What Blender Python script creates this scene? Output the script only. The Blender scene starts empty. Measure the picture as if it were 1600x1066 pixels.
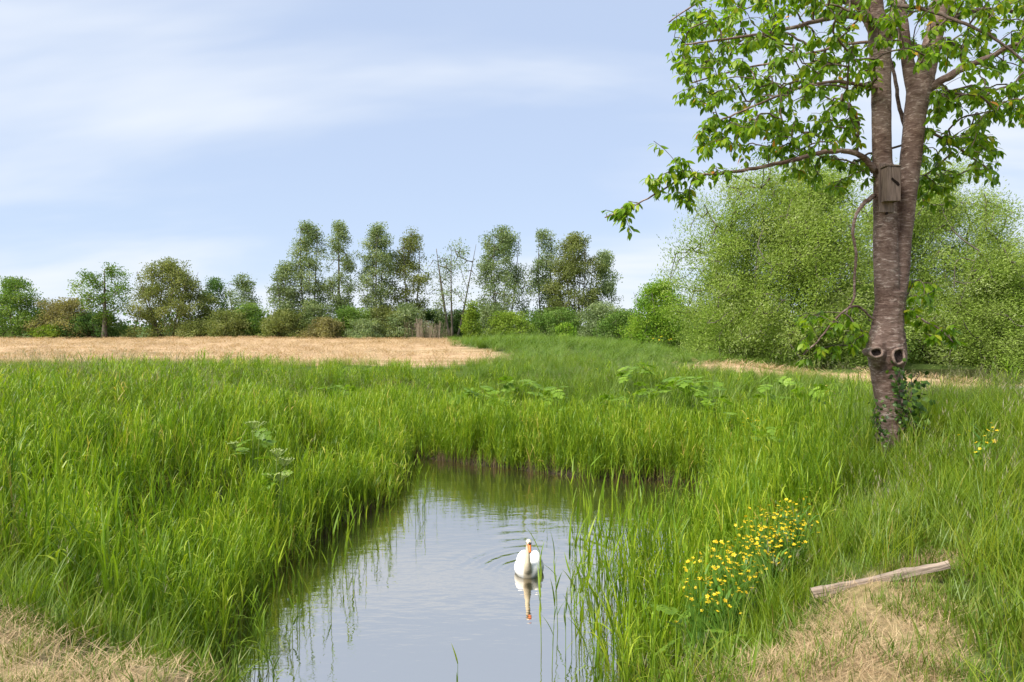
import bpy, math, random
import numpy as np
from mathutils import Vector, Matrix, Euler

R = math.radians
rng = np.random.default_rng(7)
random.seed(7)
scene = bpy.context.scene
C = scene.collection

# ------------------------------------------------------------------ camera
F = 1067.0          # focal length in photo pixels (24 mm on 36 mm)
HOR = 510.0         # photo row of the horizon
CZ = 1.7            # eye height above the bank
WZ = -1.9           # pond level
cd = bpy.data.cameras.new('camera'); cam = bpy.data.objects.new('camera', cd); C.objects.link(cam)
cam.location = (0, 0, CZ); cam.rotation_euler = (R(90), 0, 0)
cd.sensor_width = 36; cd.lens = 36 * F / 1600; cd.shift_y = -(533 - HOR) / 1600
cd.clip_start = 0.05; cd.clip_end = 4000
scene.camera = cam

# ------------------------------------------------------------------ sky, sun, exposure
SUN_EL, SUN_AZ = 52, -125     # azimuth from +Y towards +X: the sun stands behind the camera, to the left
w = bpy.data.worlds.new('World'); scene.world = w; w.use_nodes = True
nt = w.node_tree; nt.nodes.clear()
def N(nt, t, **kw):
    n = nt.nodes.new(t)
    for k, v in kw.items():
        if k.startswith('i_'):
            key = k[2:]
            key = int(key) if key.isdigit() else key.replace('_', ' ')
            n.inputs[key].default_value = v
        else: setattr(n, k, v)
    return n
L = lambda nt, a, b: nt.links.new(a, b)
sky = N(nt, 'ShaderNodeTexSky', sky_type='NISHITA', sun_disc=False, sun_elevation=R(SUN_EL), sun_rotation=R(SUN_AZ),
        air_density=1.0, dust_density=0.0, ozone_density=1.5)
tc = N(nt, 'ShaderNodeTexCoord')
sep = N(nt, 'ShaderNodeSeparateXYZ'); L(nt, tc.outputs['Generated'], sep.inputs[0])
za = N(nt, 'ShaderNodeMath', operation='MAXIMUM', i_1=0.0); L(nt, sep.outputs[2], za.inputs[0])
zb = N(nt, 'ShaderNodeMath', operation='ADD', i_1=0.22); L(nt, za.outputs[0], zb.inputs[0])
dx = N(nt, 'ShaderNodeMath', operation='DIVIDE'); L(nt, sep.outputs[0], dx.inputs[0]); L(nt, zb.outputs[0], dx.inputs[1])
dy = N(nt, 'ShaderNodeMath', operation='DIVIDE'); L(nt, sep.outputs[1], dy.inputs[0]); L(nt, zb.outputs[0], dy.inputs[1])
comb = N(nt, 'ShaderNodeCombineXYZ'); L(nt, dx.outputs[0], comb.inputs[0]); L(nt, dy.outputs[0], comb.inputs[1])
mp = N(nt, 'ShaderNodeMapping'); mp.inputs['Location'].default_value = (1.57, 7.11, 0); mp.inputs['Scale'].default_value = (0.62, 1.25, 1)
mp.inputs['Rotation'].default_value = (0, 0, R(-14))
L(nt, comb.outputs[0], mp.inputs[0])
cn = N(nt, 'ShaderNodeTexNoise', i_Scale=0.75, i_Detail=5.0, i_Roughness=0.5, i_Distortion=0.35); L(nt, mp.outputs[0], cn.inputs['Vector'])
cr = N(nt, 'ShaderNodeValToRGB'); L(nt, cn.outputs[0], cr.inputs[0])
cr.color_ramp.interpolation = 'EASE'
cr.color_ramp.elements[0].position = 0.38; cr.color_ramp.elements[0].color = (0.0, 0.0, 0.0, 1)
cr.color_ramp.elements[1].position = 0.64; cr.color_ramp.elements[1].color = (0.9, 0.9, 0.9, 1)
cmix = N(nt, 'ShaderNodeMix', data_type='RGBA'); L(nt, cr.outputs[0], cmix.inputs['Factor'])
veil = N(nt, 'ShaderNodeMix', data_type='RGBA', i_0=0.74); L(nt, sky.outputs[0], veil.inputs['A']); veil.inputs['B'].default_value = (4.7, 5.6, 7.4, 1)   # thin high haze
L(nt, veil.outputs['Result'], cmix.inputs['A']); cmix.inputs['B'].default_value = (6.5, 6.9, 7.5, 1)                                      # cloud
bg = N(nt, 'ShaderNodeBackground', i_Strength=0.0515); L(nt, cmix.outputs['Result'], bg.inputs[0])
wo = N(nt, 'ShaderNodeOutputWorld'); L(nt, bg.outputs[0], wo.inputs[0])

sd = bpy.data.lights.new('sun', 'SUN'); so = bpy.data.objects.new('sun', sd); C.objects.link(so)
sd.energy = 3.0; sd.angle = R(22); sd.color = (1.0, 0.95, 0.86)
sv = Vector((math.sin(R(SUN_AZ)) * math.cos(R(SUN_EL)), math.cos(R(SUN_AZ)) * math.cos(R(SUN_EL)), math.sin(R(SUN_EL))))
so.rotation_euler = (-sv).to_track_quat('-Z', 'Y').to_euler(); so.location = sv * 60

vs = scene.view_settings
vs.view_transform = 'Standard'; vs.look = 'None'; vs.exposure = 1.45; vs.gamma = 1.0; vs.use_curve_mapping = False
scene.cycles.max_bounces = 7; scene.cycles.diffuse_bounces = 2; scene.cycles.glossy_bounces = 3
scene.cycles.transmission_bounces = 4; scene.cycles.transparent_max_bounces = 4
scene.cycles.caustics_reflective = False; scene.cycles.caustics_refractive = False
scene.cycles.use_denoising = True

# ------------------------------------------------------------------ helpers
def at(px, py, Y):
    return np.array([(px - 800) / F * Y, Y, CZ - (py - HOR) / F * Y])

class MB:
    """collects vertices, faces and a per-vertex colour attribute 'v'"""
    def __init__(s): s.V = []; s.Lp = []; s.Ct = []; s.A = []; s.M = []; s.n = 0
    def add(s, v, f, a=(0, 0, 0), mat=0):
        v = np.asarray(v, float).reshape(-1, 3)
        a = np.asarray(a, float)
        if a.ndim == 1: a = np.tile(a, (len(v), 1))
        s.V.append(v); s.A.append(a)
        if isinstance(f, np.ndarray):
            s.Lp.append((f + s.n).ravel()); s.Ct.append(np.full(len(f), f.shape[1]))
        else:
            s.Lp.append(np.array([i for q in f for i in q], int) + s.n); s.Ct.append(np.array([len(q) for q in f], int))
        s.M.append(np.full(len(f), mat)); s.n += len(v)
    def mesh(s, name, mats, smooth=False):
        me = bpy.data.meshes.new(name)
        V = np.concatenate(s.V); A = np.concatenate(s.A); lp = np.concatenate(s.Lp).astype(np.int32); ct = np.concatenate(s.Ct); Mi = np.concatenate(s.M).astype(np.int32)
        me.vertices.add(len(V)); me.vertices.foreach_set('co', V.astype(np.float32).ravel())
        me.loops.add(len(lp)); me.loops.foreach_set('vertex_index', lp)
        me.polygons.add(len(ct)); me.polygons.foreach_set('loop_start', np.concatenate([[0], np.cumsum(ct)[:-1]]).astype(np.int32))
        me.polygons.foreach_set('material_index', Mi); me.polygons.foreach_set('use_smooth', np.full(len(ct), smooth))
        at_ = me.attributes.new('v', 'FLOAT_COLOR', 'POINT')
        at_.data.foreach_set('color', np.concatenate([A, np.ones((len(A), 1))], 1).astype(np.float32).ravel())
        for m in (mats if isinstance(mats, (list, tuple)) else [mats]): me.materials.append(m)
        me.update(calc_edges=True)
        return me
    def build(s, name, mats, parent=None, smooth=False, loc=None):
        return obj(name, s.mesh(name, mats, smooth), parent, loc)

def obj(name, me, parent=None, loc=None):
    o = bpy.data.objects.new(name, me); C.objects.link(o)
    if parent is not None: o.parent = parent
    if loc is not None: o.location = loc
    return o
def tag(o, label=None, cat=None, group=None, kind=None):
    if label: o['label'] = label
    if cat: o['category'] = cat
    if group: o['group'] = group
    if kind: o['kind'] = kind
    return o
def empty(name, loc, label, cat, group=None, rz=0):
    o = bpy.data.objects.new(name, None); C.objects.link(o); o.location = loc; o.rotation_euler = (0, 0, rz)
    o.empty_display_size = 0.1
    return tag(o, label, cat, group)

def sweep(pts, rad, sides=8, wob=0.0):
    """tube along a polyline; rad: radius per point"""
    P = np.asarray(pts, float); n = len(P); rad = np.broadcast_to(np.asarray(rad, float), (n,))
    T = np.gradient(P, axis=0); T /= np.linalg.norm(T, axis=1)[:, None] + 1e-9
    ref = np.array([0.13, 0.98, 0.1]) if abs(T[0][1]) < 0.8 else np.array([1.0, 0.05, 0.1])
    U = np.cross(T, ref); U /= np.linalg.norm(U, axis=1)[:, None] + 1e-9
    W = np.cross(T, U)
    ang = np.linspace(0, 2 * np.pi, sides, endpoint=False)
    rr = rad[:, None] * (1 + wob * rng.normal(size=(n, sides)))
    V = P[:, None, :] + rr[..., None] * (np.cos(ang)[None, :, None] * U[:, None, :] + np.sin(ang)[None, :, None] * W[:, None, :])
    f = []
    for i in range(n - 1):
        for k in range(sides):
            k2 = (k + 1) % sides
            f.append((i * sides + k, i * sides + k2, (i + 1) * sides + k2, (i + 1) * sides + k))
    f.append(tuple(range(sides))[::-1]); f.append(tuple((n - 1) * sides + k for k in range(sides)))
    return V.reshape(-1, 3), f

def spline(pts, m=8):
    """Catmull-Rom through rows of any width"""
    P = np.asarray(pts, float); P = np.vstack([2 * P[0] - P[1], P, 2 * P[-1] - P[-2]])
    out = []
    for i in range(1, len(P) - 2):
        for t in np.linspace(0, 1, m, endpoint=False):
            a, b, c, d = P[i - 1], P[i], P[i + 1], P[i + 2]
            out.append(0.5 * (2 * b + (c - a) * t + (2 * a - 5 * b + 4 * c - d) * t * t + (3 * b - a - 3 * c + d) * t ** 3))
    out.append(P[-2])
    return np.array(out)

def unit(v): return v / (np.linalg.norm(v, axis=-1, keepdims=True) + 1e-9)

def snoise(x, y, s=1.0, seed=0):
    """smooth pseudo noise, about -1..1"""
    r = np.random.default_rng(seed); out = 0
    for k in range(6):
        a = r.uniform(0, 2 * np.pi); fr = s * r.uniform(0.6, 1.7); ph = r.uniform(0, 6.28)
        out = out + np.sin((x * math.cos(a) + y * math.sin(a)) * fr + ph)
    return out / 3.2

def sstep(a, b, x):
    t = np.clip((x - a) / (b - a), 0, 1); return t * t * (3 - 2 * t)

# ------------------------------------------------------------------ materials
def newmat(name):
    m = bpy.data.materials.new(name); m.use_nodes = True; m.node_tree.nodes.clear()
    return m, m.node_tree
def out(nt, sh):
    o = N(nt, 'ShaderNodeOutputMaterial'); L(nt, sh, o.inputs[0]); return o
def ramp(nt, fac, stops):
    r = N(nt, 'ShaderNodeValToRGB'); L(nt, fac, r.inputs[0]); e = r.color_ramp.elements
    while len(e) < len(stops): e.new(0.5)
    for k, (p, c) in enumerate(stops): e[k].position = p; e[k].color = (*c, 1)
    return r.outputs[0]

def leafmat(name, stops, trans=0.35, rough=0.45, spec=0.35, base=None, base_to=0.3, inst=0.35):
    """leaf: colour from the blade's own random value; 'base' colours the lower stem (v.g runs 0..1 up the blade)"""
    m, nt = newmat(name)
    a = N(nt, 'ShaderNodeAttribute', attribute_name='v'); s = N(nt, 'ShaderNodeSeparateColor'); L(nt, a.outputs[0], s.inputs[0])
    oi = N(nt, 'ShaderNodeObjectInfo')
    mx = N(nt, 'ShaderNodeMix', i_0=inst); L(nt, s.outputs[0], mx.inputs[2]); L(nt, oi.outputs['Random'], mx.inputs[3])
    col = ramp(nt, mx.outputs[0], stops)
    if base is not None:
        f = N(nt, 'ShaderNodeMapRange', i_1=base_to * 0.35, i_2=base_to, i_3=1.0, i_4=0.0); L(nt, s.outputs[1], f.inputs[0])
        b = N(nt, 'ShaderNodeMix', data_type='RGBA'); L(nt, f.outputs[0], b.inputs['Factor']); L(nt, col, b.inputs['A'])
        b.inputs['B'].default_value = (*base, 1); col = b.outputs['Result']
    p = N(nt, 'ShaderNodeBsdfPrincipled', i_Roughness=rough); p.inputs['Specular IOR Level'].default_value = spec
    L(nt, col, p.inputs['Base Color'])
    t = N(nt, 'ShaderNodeBsdfTranslucent')
    g = N(nt, 'ShaderNodeMix', data_type='RGBA', blend_type='MULTIPLY', i_0=1.0); L(nt, col, g.inputs['A']); g.inputs['B'].default_value = (1.25, 1.3, 0.55, 1)
    L(nt, g.outputs['Result'], t.inputs[0])
    ms = N(nt, 'ShaderNodeMixShader', i_0=trans); L(nt, p.outputs[0], ms.inputs[1]); L(nt, t.outputs[0], ms.inputs[2])
    out(nt, ms.outputs[0]); return m

def plain(name, col, rough=0.6, spec=0.3, var=0.15, scale=12.0, bump=0.0, stretch=(1, 1, 1), dark=None):
    m, nt = newmat(name)
    tc = N(nt, 'ShaderNodeTexCoord'); mpn = N(nt, 'ShaderNodeMapping'); mpn.inputs['Scale'].default_value = stretch
    L(nt, tc.outputs['Object'], mpn.inputs[0])
    n = N(nt, 'ShaderNodeTexNoise', i_Scale=scale, i_Detail=6.0, i_Roughness=0.6); L(nt, mpn.outputs[0], n.inputs['Vector'])
    d = dark or tuple(c * (1 - 2.2 * var) for c in col); b = tuple(min(1, c * (1 + 1.2 * var)) for c in col)
    cc = ramp(nt, n.outputs[0], [(0.3, d), (0.52, col), (0.72, b)])
    p = N(nt, 'ShaderNodeBsdfPrincipled', i_Roughness=rough); p.inputs['Specular IOR Level'].default_value = spec
    L(nt, cc, p.inputs['Base Color'])
    if bump:
        bn = N(nt, 'ShaderNodeBump', i_Strength=bump, i_Distance=0.02); L(nt, n.outputs[0], bn.inputs['Height']); L(nt, bn.outputs[0], p.inputs['Normal'])
    out(nt, p.outputs[0]); return m

M = {}
M['reed'] = leafmat('reed_leaf', [(0.0, (0.081, 0.154, 0.011)), (0.35, (0.149, 0.268, 0.013)), (0.7, (0.272, 0.381, 0.018)), (0.93, (0.380, 0.439, 0.034)), (1.0, (0.601, 0.439, 0.134))],
                    trans=0.4, base=(0.27, 0.18, 0.075), base_to=0.26)
M['reed_dark'] = leafmat('bent_grass_leaf', [(0.0, (0.062, 0.123, 0.014)), (0.5, (0.135, 0.223, 0.023)), (0.9, (0.234, 0.301, 0.046)), (1.0, (0.397, 0.373, 0.111))], trans=0.35)
M['grass'] = leafmat('meadow_grass', [(0.0, (0.072, 0.138, 0.007)), (0.4, (0.149, 0.246, 0.011)), (0.8, (0.259, 0.319, 0.018)), (0.95, (0.398, 0.319, 0.056)), (1.0, (0.598, 0.347, 0.123))], trans=0.4)
M['mown'] = leafmat('mown_grass', [(0.0, (0.06, 0.13, 0.008)), (0.5, (0.13, 0.2, 0.015)), (0.8, (0.22, 0.23, 0.04)), (1.0, (0.36, 0.27, 0.12))], trans=0.3)
M['seed'] = leafmat('grass_seed_head', [(0.0, (0.17, 0.17, 0.08)), (1.0, (0.32, 0.27, 0.19))], trans=0.3)
M['straw'] = leafmat('cut_straw', [(0.0, (0.24, 0.15, 0.08)), (0.5, (0.42, 0.29, 0.16)), (1.0, (0.60, 0.46, 0.27))], trans=0.15)
M['cane'] = leafmat('brown_cane', [(0.0, (0.06, 0.042, 0.022)), (0.6, (0.19, 0.135, 0.07)), (1.0, (0.36, 0.28, 0.16))], trans=0.1)
M['dry_reed'] = leafmat('dry_reed', [(0.0, (0.22, 0.17, 0.12)), (1.0, (0.46, 0.38, 0.29))], trans=0.15)
M['cherry'] = leafmat('cherry_leaf', [(0.0, (0.076, 0.155, 0.009)), (0.5, (0.161, 0.293, 0.014)), (0.85, (0.302, 0.403, 0.023)), (0.96, (0.476, 0.403, 0.035)), (1.0, (0.650, 0.274, 0.035))], trans=0.5, rough=0.38, inst=0.0)
M['ivy'] = leafmat('ivy_leaf', [(0.0, (0.02, 0.05, 0.008)), (0.6, (0.045, 0.10, 0.012)), (1.0, (0.13, 0.22, 0.02))], trans=0.25, inst=0.0)
M['hogweed'] = leafmat('hogweed_leaf', [(0.0, (0.094, 0.178, 0.014)), (0.6, (0.182, 0.305, 0.024)), (1.0, (0.286, 0.414, 0.045))], trans=0.4, inst=0.4)
M['weed'] = leafmat('flower_plant_leaf', [(0.0, (0.063, 0.162, 0.020)), (1.0, (0.154, 0.284, 0.030))], trans=0.35)
M['yellow'] = leafmat('yellow_petal', [(0.0, (0.718, 0.444, 0.013)), (1.0, (0.760, 0.634, 0.027))], trans=0.3)
M['umbel'] = leafmat('pale_umbel', [(0.0, (0.26, 0.36, 0.09)), (1.0, (0.44, 0.48, 0.20))], trans=0.3)
FOL = {
    'silver': [(0.0, (0.104, 0.155, 0.059)), (0.5, (0.192, 0.258, 0.111)), (1.0, (0.347, 0.406, 0.222))],
    'olive':  [(0.0, (0.100, 0.130, 0.034)), (0.5, (0.185, 0.220, 0.066)), (1.0, (0.300, 0.325, 0.130)),],
    'bright': [(0.0, (0.088, 0.192, 0.018)), (0.5, (0.184, 0.317, 0.029)), (1.0, (0.317, 0.427, 0.059))],
    'lime':   [(0.0, (0.110, 0.190, 0.022)), (0.5, (0.190, 0.280, 0.034)), (1.0, (0.300, 0.380, 0.065))],
    'dark':   [(0.0, (0.044, 0.096, 0.026)), (0.5, (0.088, 0.170, 0.044)), (1.0, (0.163, 0.251, 0.081))],
    'mid':    [(0.0, (0.066, 0.140, 0.026)), (0.5, (0.132, 0.229, 0.044)), (1.0, (0.251, 0.347, 0.096))],
    'brown':  [(0.0, (0.150, 0.130, 0.055)), (0.5, (0.240, 0.225, 0.095)), (1.0, (0.340, 0.325, 0.150))],
    'willow': [(0.0, (0.130, 0.212, 0.029)), (0.5, (0.266, 0.366, 0.065)), (0.9, (0.330, 0.400, 0.130)), (1.0, (0.42, 0.48, 0.22))],
}
for k, s in FOL.items(): M['f_' + k] = leafmat('foliage_' + k, s, trans=0.38, rough=0.7, spec=0.10, inst=0.0)
M['bark_far'] = plain('grey_bark', (0.13, 0.115, 0.09), 0.85, 0.1, 0.25, 3.0)
M['twig'] = plain('cherry_twig', (0.13, 0.095, 0.075), 0.75, 0.2, 0.25, 30.0)

def bark_mat():
    m, nt = newmat('cherry_bark')
    tc = N(nt, 'ShaderNodeTexCoord'); mp1 = N(nt, 'ShaderNodeMapping'); mp1.inputs['Scale'].default_value = (8, 8, 27); L(nt, tc.outputs['Object'], mp1.inputs[0])
    n1 = N(nt, 'ShaderNodeTexNoise', i_Scale=1.0, i_Detail=5.0, i_Roughness=0.7, i_Distortion=1.3); L(nt, mp1.outputs[0], n1.inputs['Vector'])
    mp2 = N(nt, 'ShaderNodeMapping'); mp2.inputs['Scale'].default_value = (3, 3, 2.2); L(nt, tc.outputs['Object'], mp2.inputs[0])
    n2 = N(nt, 'ShaderNodeTexNoise', i_Scale=1.2, i_Detail=6.0, i_Roughness=0.6); L(nt, mp2.outputs[0], n2.inputs['Vector'])
    c1 = ramp(nt, n1.outputs[0], [(0.30, (0.045, 0.033, 0.027)), (0.40, (0.135, 0.098, 0.082)), (0.55, (0.215, 0.168, 0.148)), (0.66, (0.46, 0.43, 0.40))])
    c2 = ramp(nt, n2.outputs[0], [(0.35, (0.60, 0.45, 0.38)), (0.55, (1.08, 0.94, 0.87)), (0.75, (1.25, 1.2, 1.12))])
    mu = N(nt, 'ShaderNodeMix', data_type='RGBA', blend_type='MULTIPLY', i_0=1.0); L(nt, c1, mu.inputs['A']); L(nt, c2, mu.inputs['B'])
    p = N(nt, 'ShaderNodeBsdfPrincipled', i_Roughness=0.7); p.inputs['Specular IOR Level'].default_value = 0.3
    L(nt, mu.outputs['Result'], p.inputs['Base Color'])
    b = N(nt, 'ShaderNodeBump', i_Strength=0.75, i_Distance=0.018); L(nt, n1.outputs[0], b.inputs['Height']); L(nt, b.outputs[0], p.inputs['Normal'])
    out(nt, p.outputs[0]); return m
M['bark'] = bark_mat()

def ground_mat():
    m, nt = newmat('ground_cover')
    a = N(nt, 'ShaderNodeAttribute', attribute_name='v'); s = N(nt, 'ShaderNodeSeparateColor'); L(nt, a.outputs[0], s.inputs[0])
    tc = N(nt, 'ShaderNodeTexCoord')
    n1 = N(nt, 'ShaderNodeTexNoise', i_Scale=0.35, i_Detail=8.0, i_Roughness=0.65); L(nt, tc.outputs['Object'], n1.inputs['Vector'])
    n2 = N(nt, 'ShaderNodeTexNoise', i_Scale=9.0, i_Detail=6.0, i_Roughness=0.7); L(nt, tc.outputs['Object'], n2.inputs['Vector'])
    mp1 = N(nt, 'ShaderNodeMapping'); mp1.inputs['Scale'].default_value = (0.12, 1.1, 1); L(nt, tc.outputs['Object'], mp1.inputs[0])
    n3 = N(nt, 'ShaderNodeTexNoise', i_Scale=0.9, i_Detail=5.0); L(nt, mp1.outputs[0], n3.inputs['Vector'])
    green = ramp(nt, n2.outputs[0], [(0.3, (0.03, 0.045, 0.012)), (0.55, (0.07, 0.11, 0.02)), (0.75, (0.16, 0.15, 0.06))])
    st = N(nt, 'ShaderNodeMix', i_0=0.6); L(nt, n2.outputs[0], st.inputs[2]); L(nt, n3.outputs[0], st.inputs[3])
    straw = ramp(nt, st.outputs[0], [(0.34, (0.22, 0.16, 0.065)), (0.46, (0.40, 0.265, 0.15)), (0.56, (0.50, 0.35, 0.21)), (0.68, (0.56, 0.44, 0.24))])
    mud = ramp(nt, n2.outputs[0], [(0.3, (0.012, 0.010, 0.007)), (0.7, (0.05, 0.038, 0.026))])
    x = N(nt, 'ShaderNodeMix', data_type='RGBA'); L(nt, s.outputs[0], x.inputs['Factor']); L(nt, green, x.inputs['A']); L(nt, straw, x.inputs['B'])
    y = N(nt, 'ShaderNodeMix', data_type='RGBA'); L(nt, s.outputs[2], y.inputs['Factor']); L(nt, x.outputs['Result'], y.inputs['A']); L(nt, mud, y.inputs['B'])
    p = N(nt, 'ShaderNodeBsdfPrincipled', i_Roughness=0.9); p.inputs['Specular IOR Level'].default_value = 0.15
    L(nt, y.outputs['Result'], p.inputs['Base Color'])
    b = N(nt, 'ShaderNodeBump', i_Strength=0.6, i_Distance=0.05); L(nt, n2.outputs[0], b.inputs['Height']); L(nt, b.outputs[0], p.inputs['Normal'])
    out(nt, p.outputs[0]); return m
M['ground'] = ground_mat()

def water_mat():
    m, nt = newmat('pond_water')
    tc = N(nt, 'ShaderNodeTexCoord')
    mp1 = N(nt, 'ShaderNodeMapping'); mp1.inputs['Scale'].default_value = (1.0, 2.6, 1); mp1.inputs['Rotation'].default_value = (0, 0, R(-14)); L(nt, tc.outputs['Object'], mp1.inputs[0])
    n1 = N(nt, 'ShaderNodeTexNoise', i_Scale=3.2, i_Detail=3.0, i_Roughness=0.5); L(nt, mp1.outputs[0], n1.inputs['Vector'])
    b = N(nt, 'ShaderNodeBump', i_Strength=0.12, i_Distance=0.03); L(nt, n1.outputs[0], b.inputs['Height'])
    d = N(nt, 'ShaderNodeBsdfDiffuse'); d.inputs[0].default_value = (0.035, 0.034, 0.018, 1)
    g = N(nt, 'ShaderNodeBsdfGlossy', i_Roughness=0.02); g.inputs[0].default_value = (1.0, 0.915, 0.80, 1); L(nt, b.outputs[0], g.inputs['Normal'])
    fr = N(nt, 'ShaderNodeFresnel', i_IOR=30.0); L(nt, b.outputs[0], fr.inputs['Normal'])
    ms = N(nt, 'ShaderNodeMixShader'); L(nt, fr.outputs[0], ms.inputs[0]); L(nt, d.outputs[0], ms.inputs[1]); L(nt, g.outputs[0], ms.inputs[2])
    out(nt, ms.outputs[0]); return m
M['water'] = water_mat()

# ------------------------------------------------------------------ terrain
POND = np.array([(-1.5, 5.3), (-3.2, 6.9), (-3.32, 7.7), (-3.78, 9.7), (-3.6, 11.3), (-3.0, 13.2), (-2.77, 14.8), (-2.8, 16.7), (-3.1, 19.2),
                 (-0.66, 17.6), (1.24, 16.6), (3.18, 16.1), (4.3, 15.8), (4.3, 13.2), (2.95, 9.85), (2.0, 7.85), (1.5, 6.9), (0.4, 5.1)])
def pond_d(x, y):
    """signed distance to the water's edge, positive on land"""
    p = np.stack([np.ravel(x), np.ravel(y)], 1).astype(float)
    best = np.full(len(p), 1e9); inside = np.zeros(len(p), bool)
    n = len(POND)
    for i in range(n):
        a, b = POND[i], POND[(i + 1) % n]; e = b - a
        t = np.clip(((p - a) @ e) / (e @ e), 0, 1)
        best = np.minimum(best, np.linalg.norm(p - a - t[:, None] * e, axis=1))
        c = (a[1] > p[:, 1]) != (b[1] > p[:, 1])
        with np.errstate(divide='ignore', invalid='ignore'):
            xi = (b[0] - a[0]) * (p[:, 1] - a[1]) / (b[1] - a[1] + 1e-12) + a[0]
        inside ^= c & (p[:, 0] < xi)
    d = np.where(inside, -best, best)
    d = d + 0.10 * snoise(p[:, 0], p[:, 1], 4.0, 3) + 0.05 * snoise(p[:, 0], p[:, 1], 11.0, 5)
    return d.reshape(np.shape(x))
KN = 0.0
def lake_m(x, y):
    return sstep(17.2, 18.8, x + 0.5 * snoise(x, y, 1.0, 8)) * sstep(24.9, 26.2, y + 0.3 * snoise(x, y, 0.8, 9)) * (1 - sstep(36, 38, y))
def H(x, y):
    x = np.asarray(x, float); y = np.asarray(y, float)
    d = pond_d(x, y)
    far = sstep(15.0, 19.0, y + 0.15 * x)
    near = 1 - sstep(5.5, 7.5, y)
    Wd = (3.3 + 1.6 * (x < -1)) * (1 - far) + 10.5 * far; Wd = Wd * (1 - near) + (2.0 + 1.0 * sstep(-1.8, -1.2, x) * (1 - sstep(0.5, 1.0, x))) * near
    top = 0.04 * snoise(x, y, 0.9, 1) + 0.10 * snoise(x, y, 0.14, 2) * sstep(12, 30, y)
    top = top + 0.22 * sstep(3.0, 6.0, x) * sstep(4.5, 7.5, y) * (1 - sstep(14, 24, y))
    top = top + 0.38 * np.exp(-(((x - 1.5) / 7.5) ** 2 + ((y - 53) / 9) ** 2)) - 0.45 * sstep(9.5, 13, x) * sstep(12, 17, y) + 0.25 * sstep(60, 85, y) * (1 - sstep(-12, 0, x))
    edge = -1.9 + 0.07 * sstep(0.0, 0.10, d)
    s = sstep(0.05, 1, d / Wd) * 0.65 + np.clip(d / Wd, 0, 1) * 0.35
    z = edge + (top - edge) * s
    z = np.where(d < 0, -1.9 - 0.7 * sstep(0, 0.9, -d), z)
    z = z + KN * np.exp(-(((x - 4.85) / 1.25) ** 2 + ((y - 8.5) / 1.4) ** 2))
    return z - 0.6 * lake_m(x, y)
KN = 0.12 - float(H(np.array([4.77]), np.array([8.5]))[0])       # knoll under the cherry
def H1(x, y): return float(H(np.array([x]), np.array([y]))[0])
def ground_at(px, py, lo=2.2, hi=90):
    Y = np.concatenate([np.arange(lo, 30, 0.03), np.arange(30, hi, 0.2)])
    X = (px - 800) / F * Y; Z = CZ - (py - HOR) / F * Y
    k = np.argmax(H(X, Y) >= Z)
    return np.array([X[k], Y[k], H1(X[k], Y[k])])

def field_m(x, y):
    """mown straw field, 0..1"""
    n = 1.3 * snoise(x, y, 0.5, 11) + 0.4 * snoise(x, y, 1.7, 12)
    y0 = 31.5 + 0.13 * np.clip(x, -25, 0)
    xb = -0.2 - 0.17 * (y - 36) - 1.6 * np.sin(np.clip((y - 44) / 14, 0, 1) * np.pi)
    a = sstep(-0.6, 0.6, y - y0 + n) * sstep(-0.6, 0.6, xb - x + 0.5 * n) * (1 - sstep(84, 86, y + n))
    b = sstep(-0.5, 0.5, 1 - ((x - 12.6) / 5.6) ** 2 - ((y - 27.5) / 4.2) ** 2 + 0.12 * n)
    c = 0.75 * sstep(-0.5, 0.5, 1 - ((x - 16.5) / 5.5) ** 2 - ((y - 21.5) / 3.0) ** 2 + 0.15 * n)
    return np.maximum(a, np.maximum(b, c))
def mown_m(x, y):
    """mown bank at the photographer's feet"""
    n = 0.12 * snoise(x, y, 5.0, 21) + 0.08 * snoise(x, y, 11, 22)
    r = sstep(-0.12, 0.12, n + np.minimum(np.minimum(0.66 * y - x, x - 0.93 - 0.86 * (y - 3.26)), 4.52 + 0.4 * (x - 2.02) - y))
    l = sstep(-0.12, 0.12, n + 4.15 - 0.5 * (x + 2.92) - y)
    b = sstep(-0.2, 0.2, 2.6 - y + n)
    return np.maximum(np.where(x > 0, r, l), b)

xs = np.concatenate([-14 - np.geomspace(0.2, 700, 46)[::-1], np.arange(-14, 14.01, 0.14), 14 + np.geomspace(0.2, 700, 46)])
ys = np.concatenate([-np.geomspace(0.3, 120, 16)[::-1], np.arange(0, 24, 0.14), 24 + np.geomspace(0.2, 1500, 70)])
GX, GY = np.meshgrid(xs, ys); GZ = H(GX, GY)
ny, nx = GX.shape
ii = (np.arange(ny - 1)[:, None] * nx + np.arange(nx - 1)[None, :]).ravel()
gf = np.stack([ii, ii + 1, ii + nx + 1, ii + nx], 1)
dd = pond_d(GX, GY).ravel()
strip = (1 - 0.6 * np.exp(-((GY - 44 + 0.03 * GX + 0.8 * snoise(GX, GY, 0.3, 13)) / 1.0) ** 2) - 0.5 * np.exp(-((GY - 66 + 1.0 * snoise(GX, GY, 0.2, 14)) / 1.6) ** 2) - 0.35 * np.exp(-((GY - 33.5) / 1.2) ** 2)).ravel()
cov = np.stack([np.maximum(strip * field_m(GX, GY).ravel(), 0.5 * mown_m(GX, GY).ravel()), np.zeros(GX.size), 1 - sstep(0.05, 0.4, dd)], 1)
g = MB(); g.add(np.stack([GX.ravel(), GY.ravel(), GZ.ravel()], 1), gf, cov)
tag(g.build('ground', M['ground'], smooth=True), 'grassy banks and mown straw field around the pond', 'ground', kind='structure')

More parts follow.
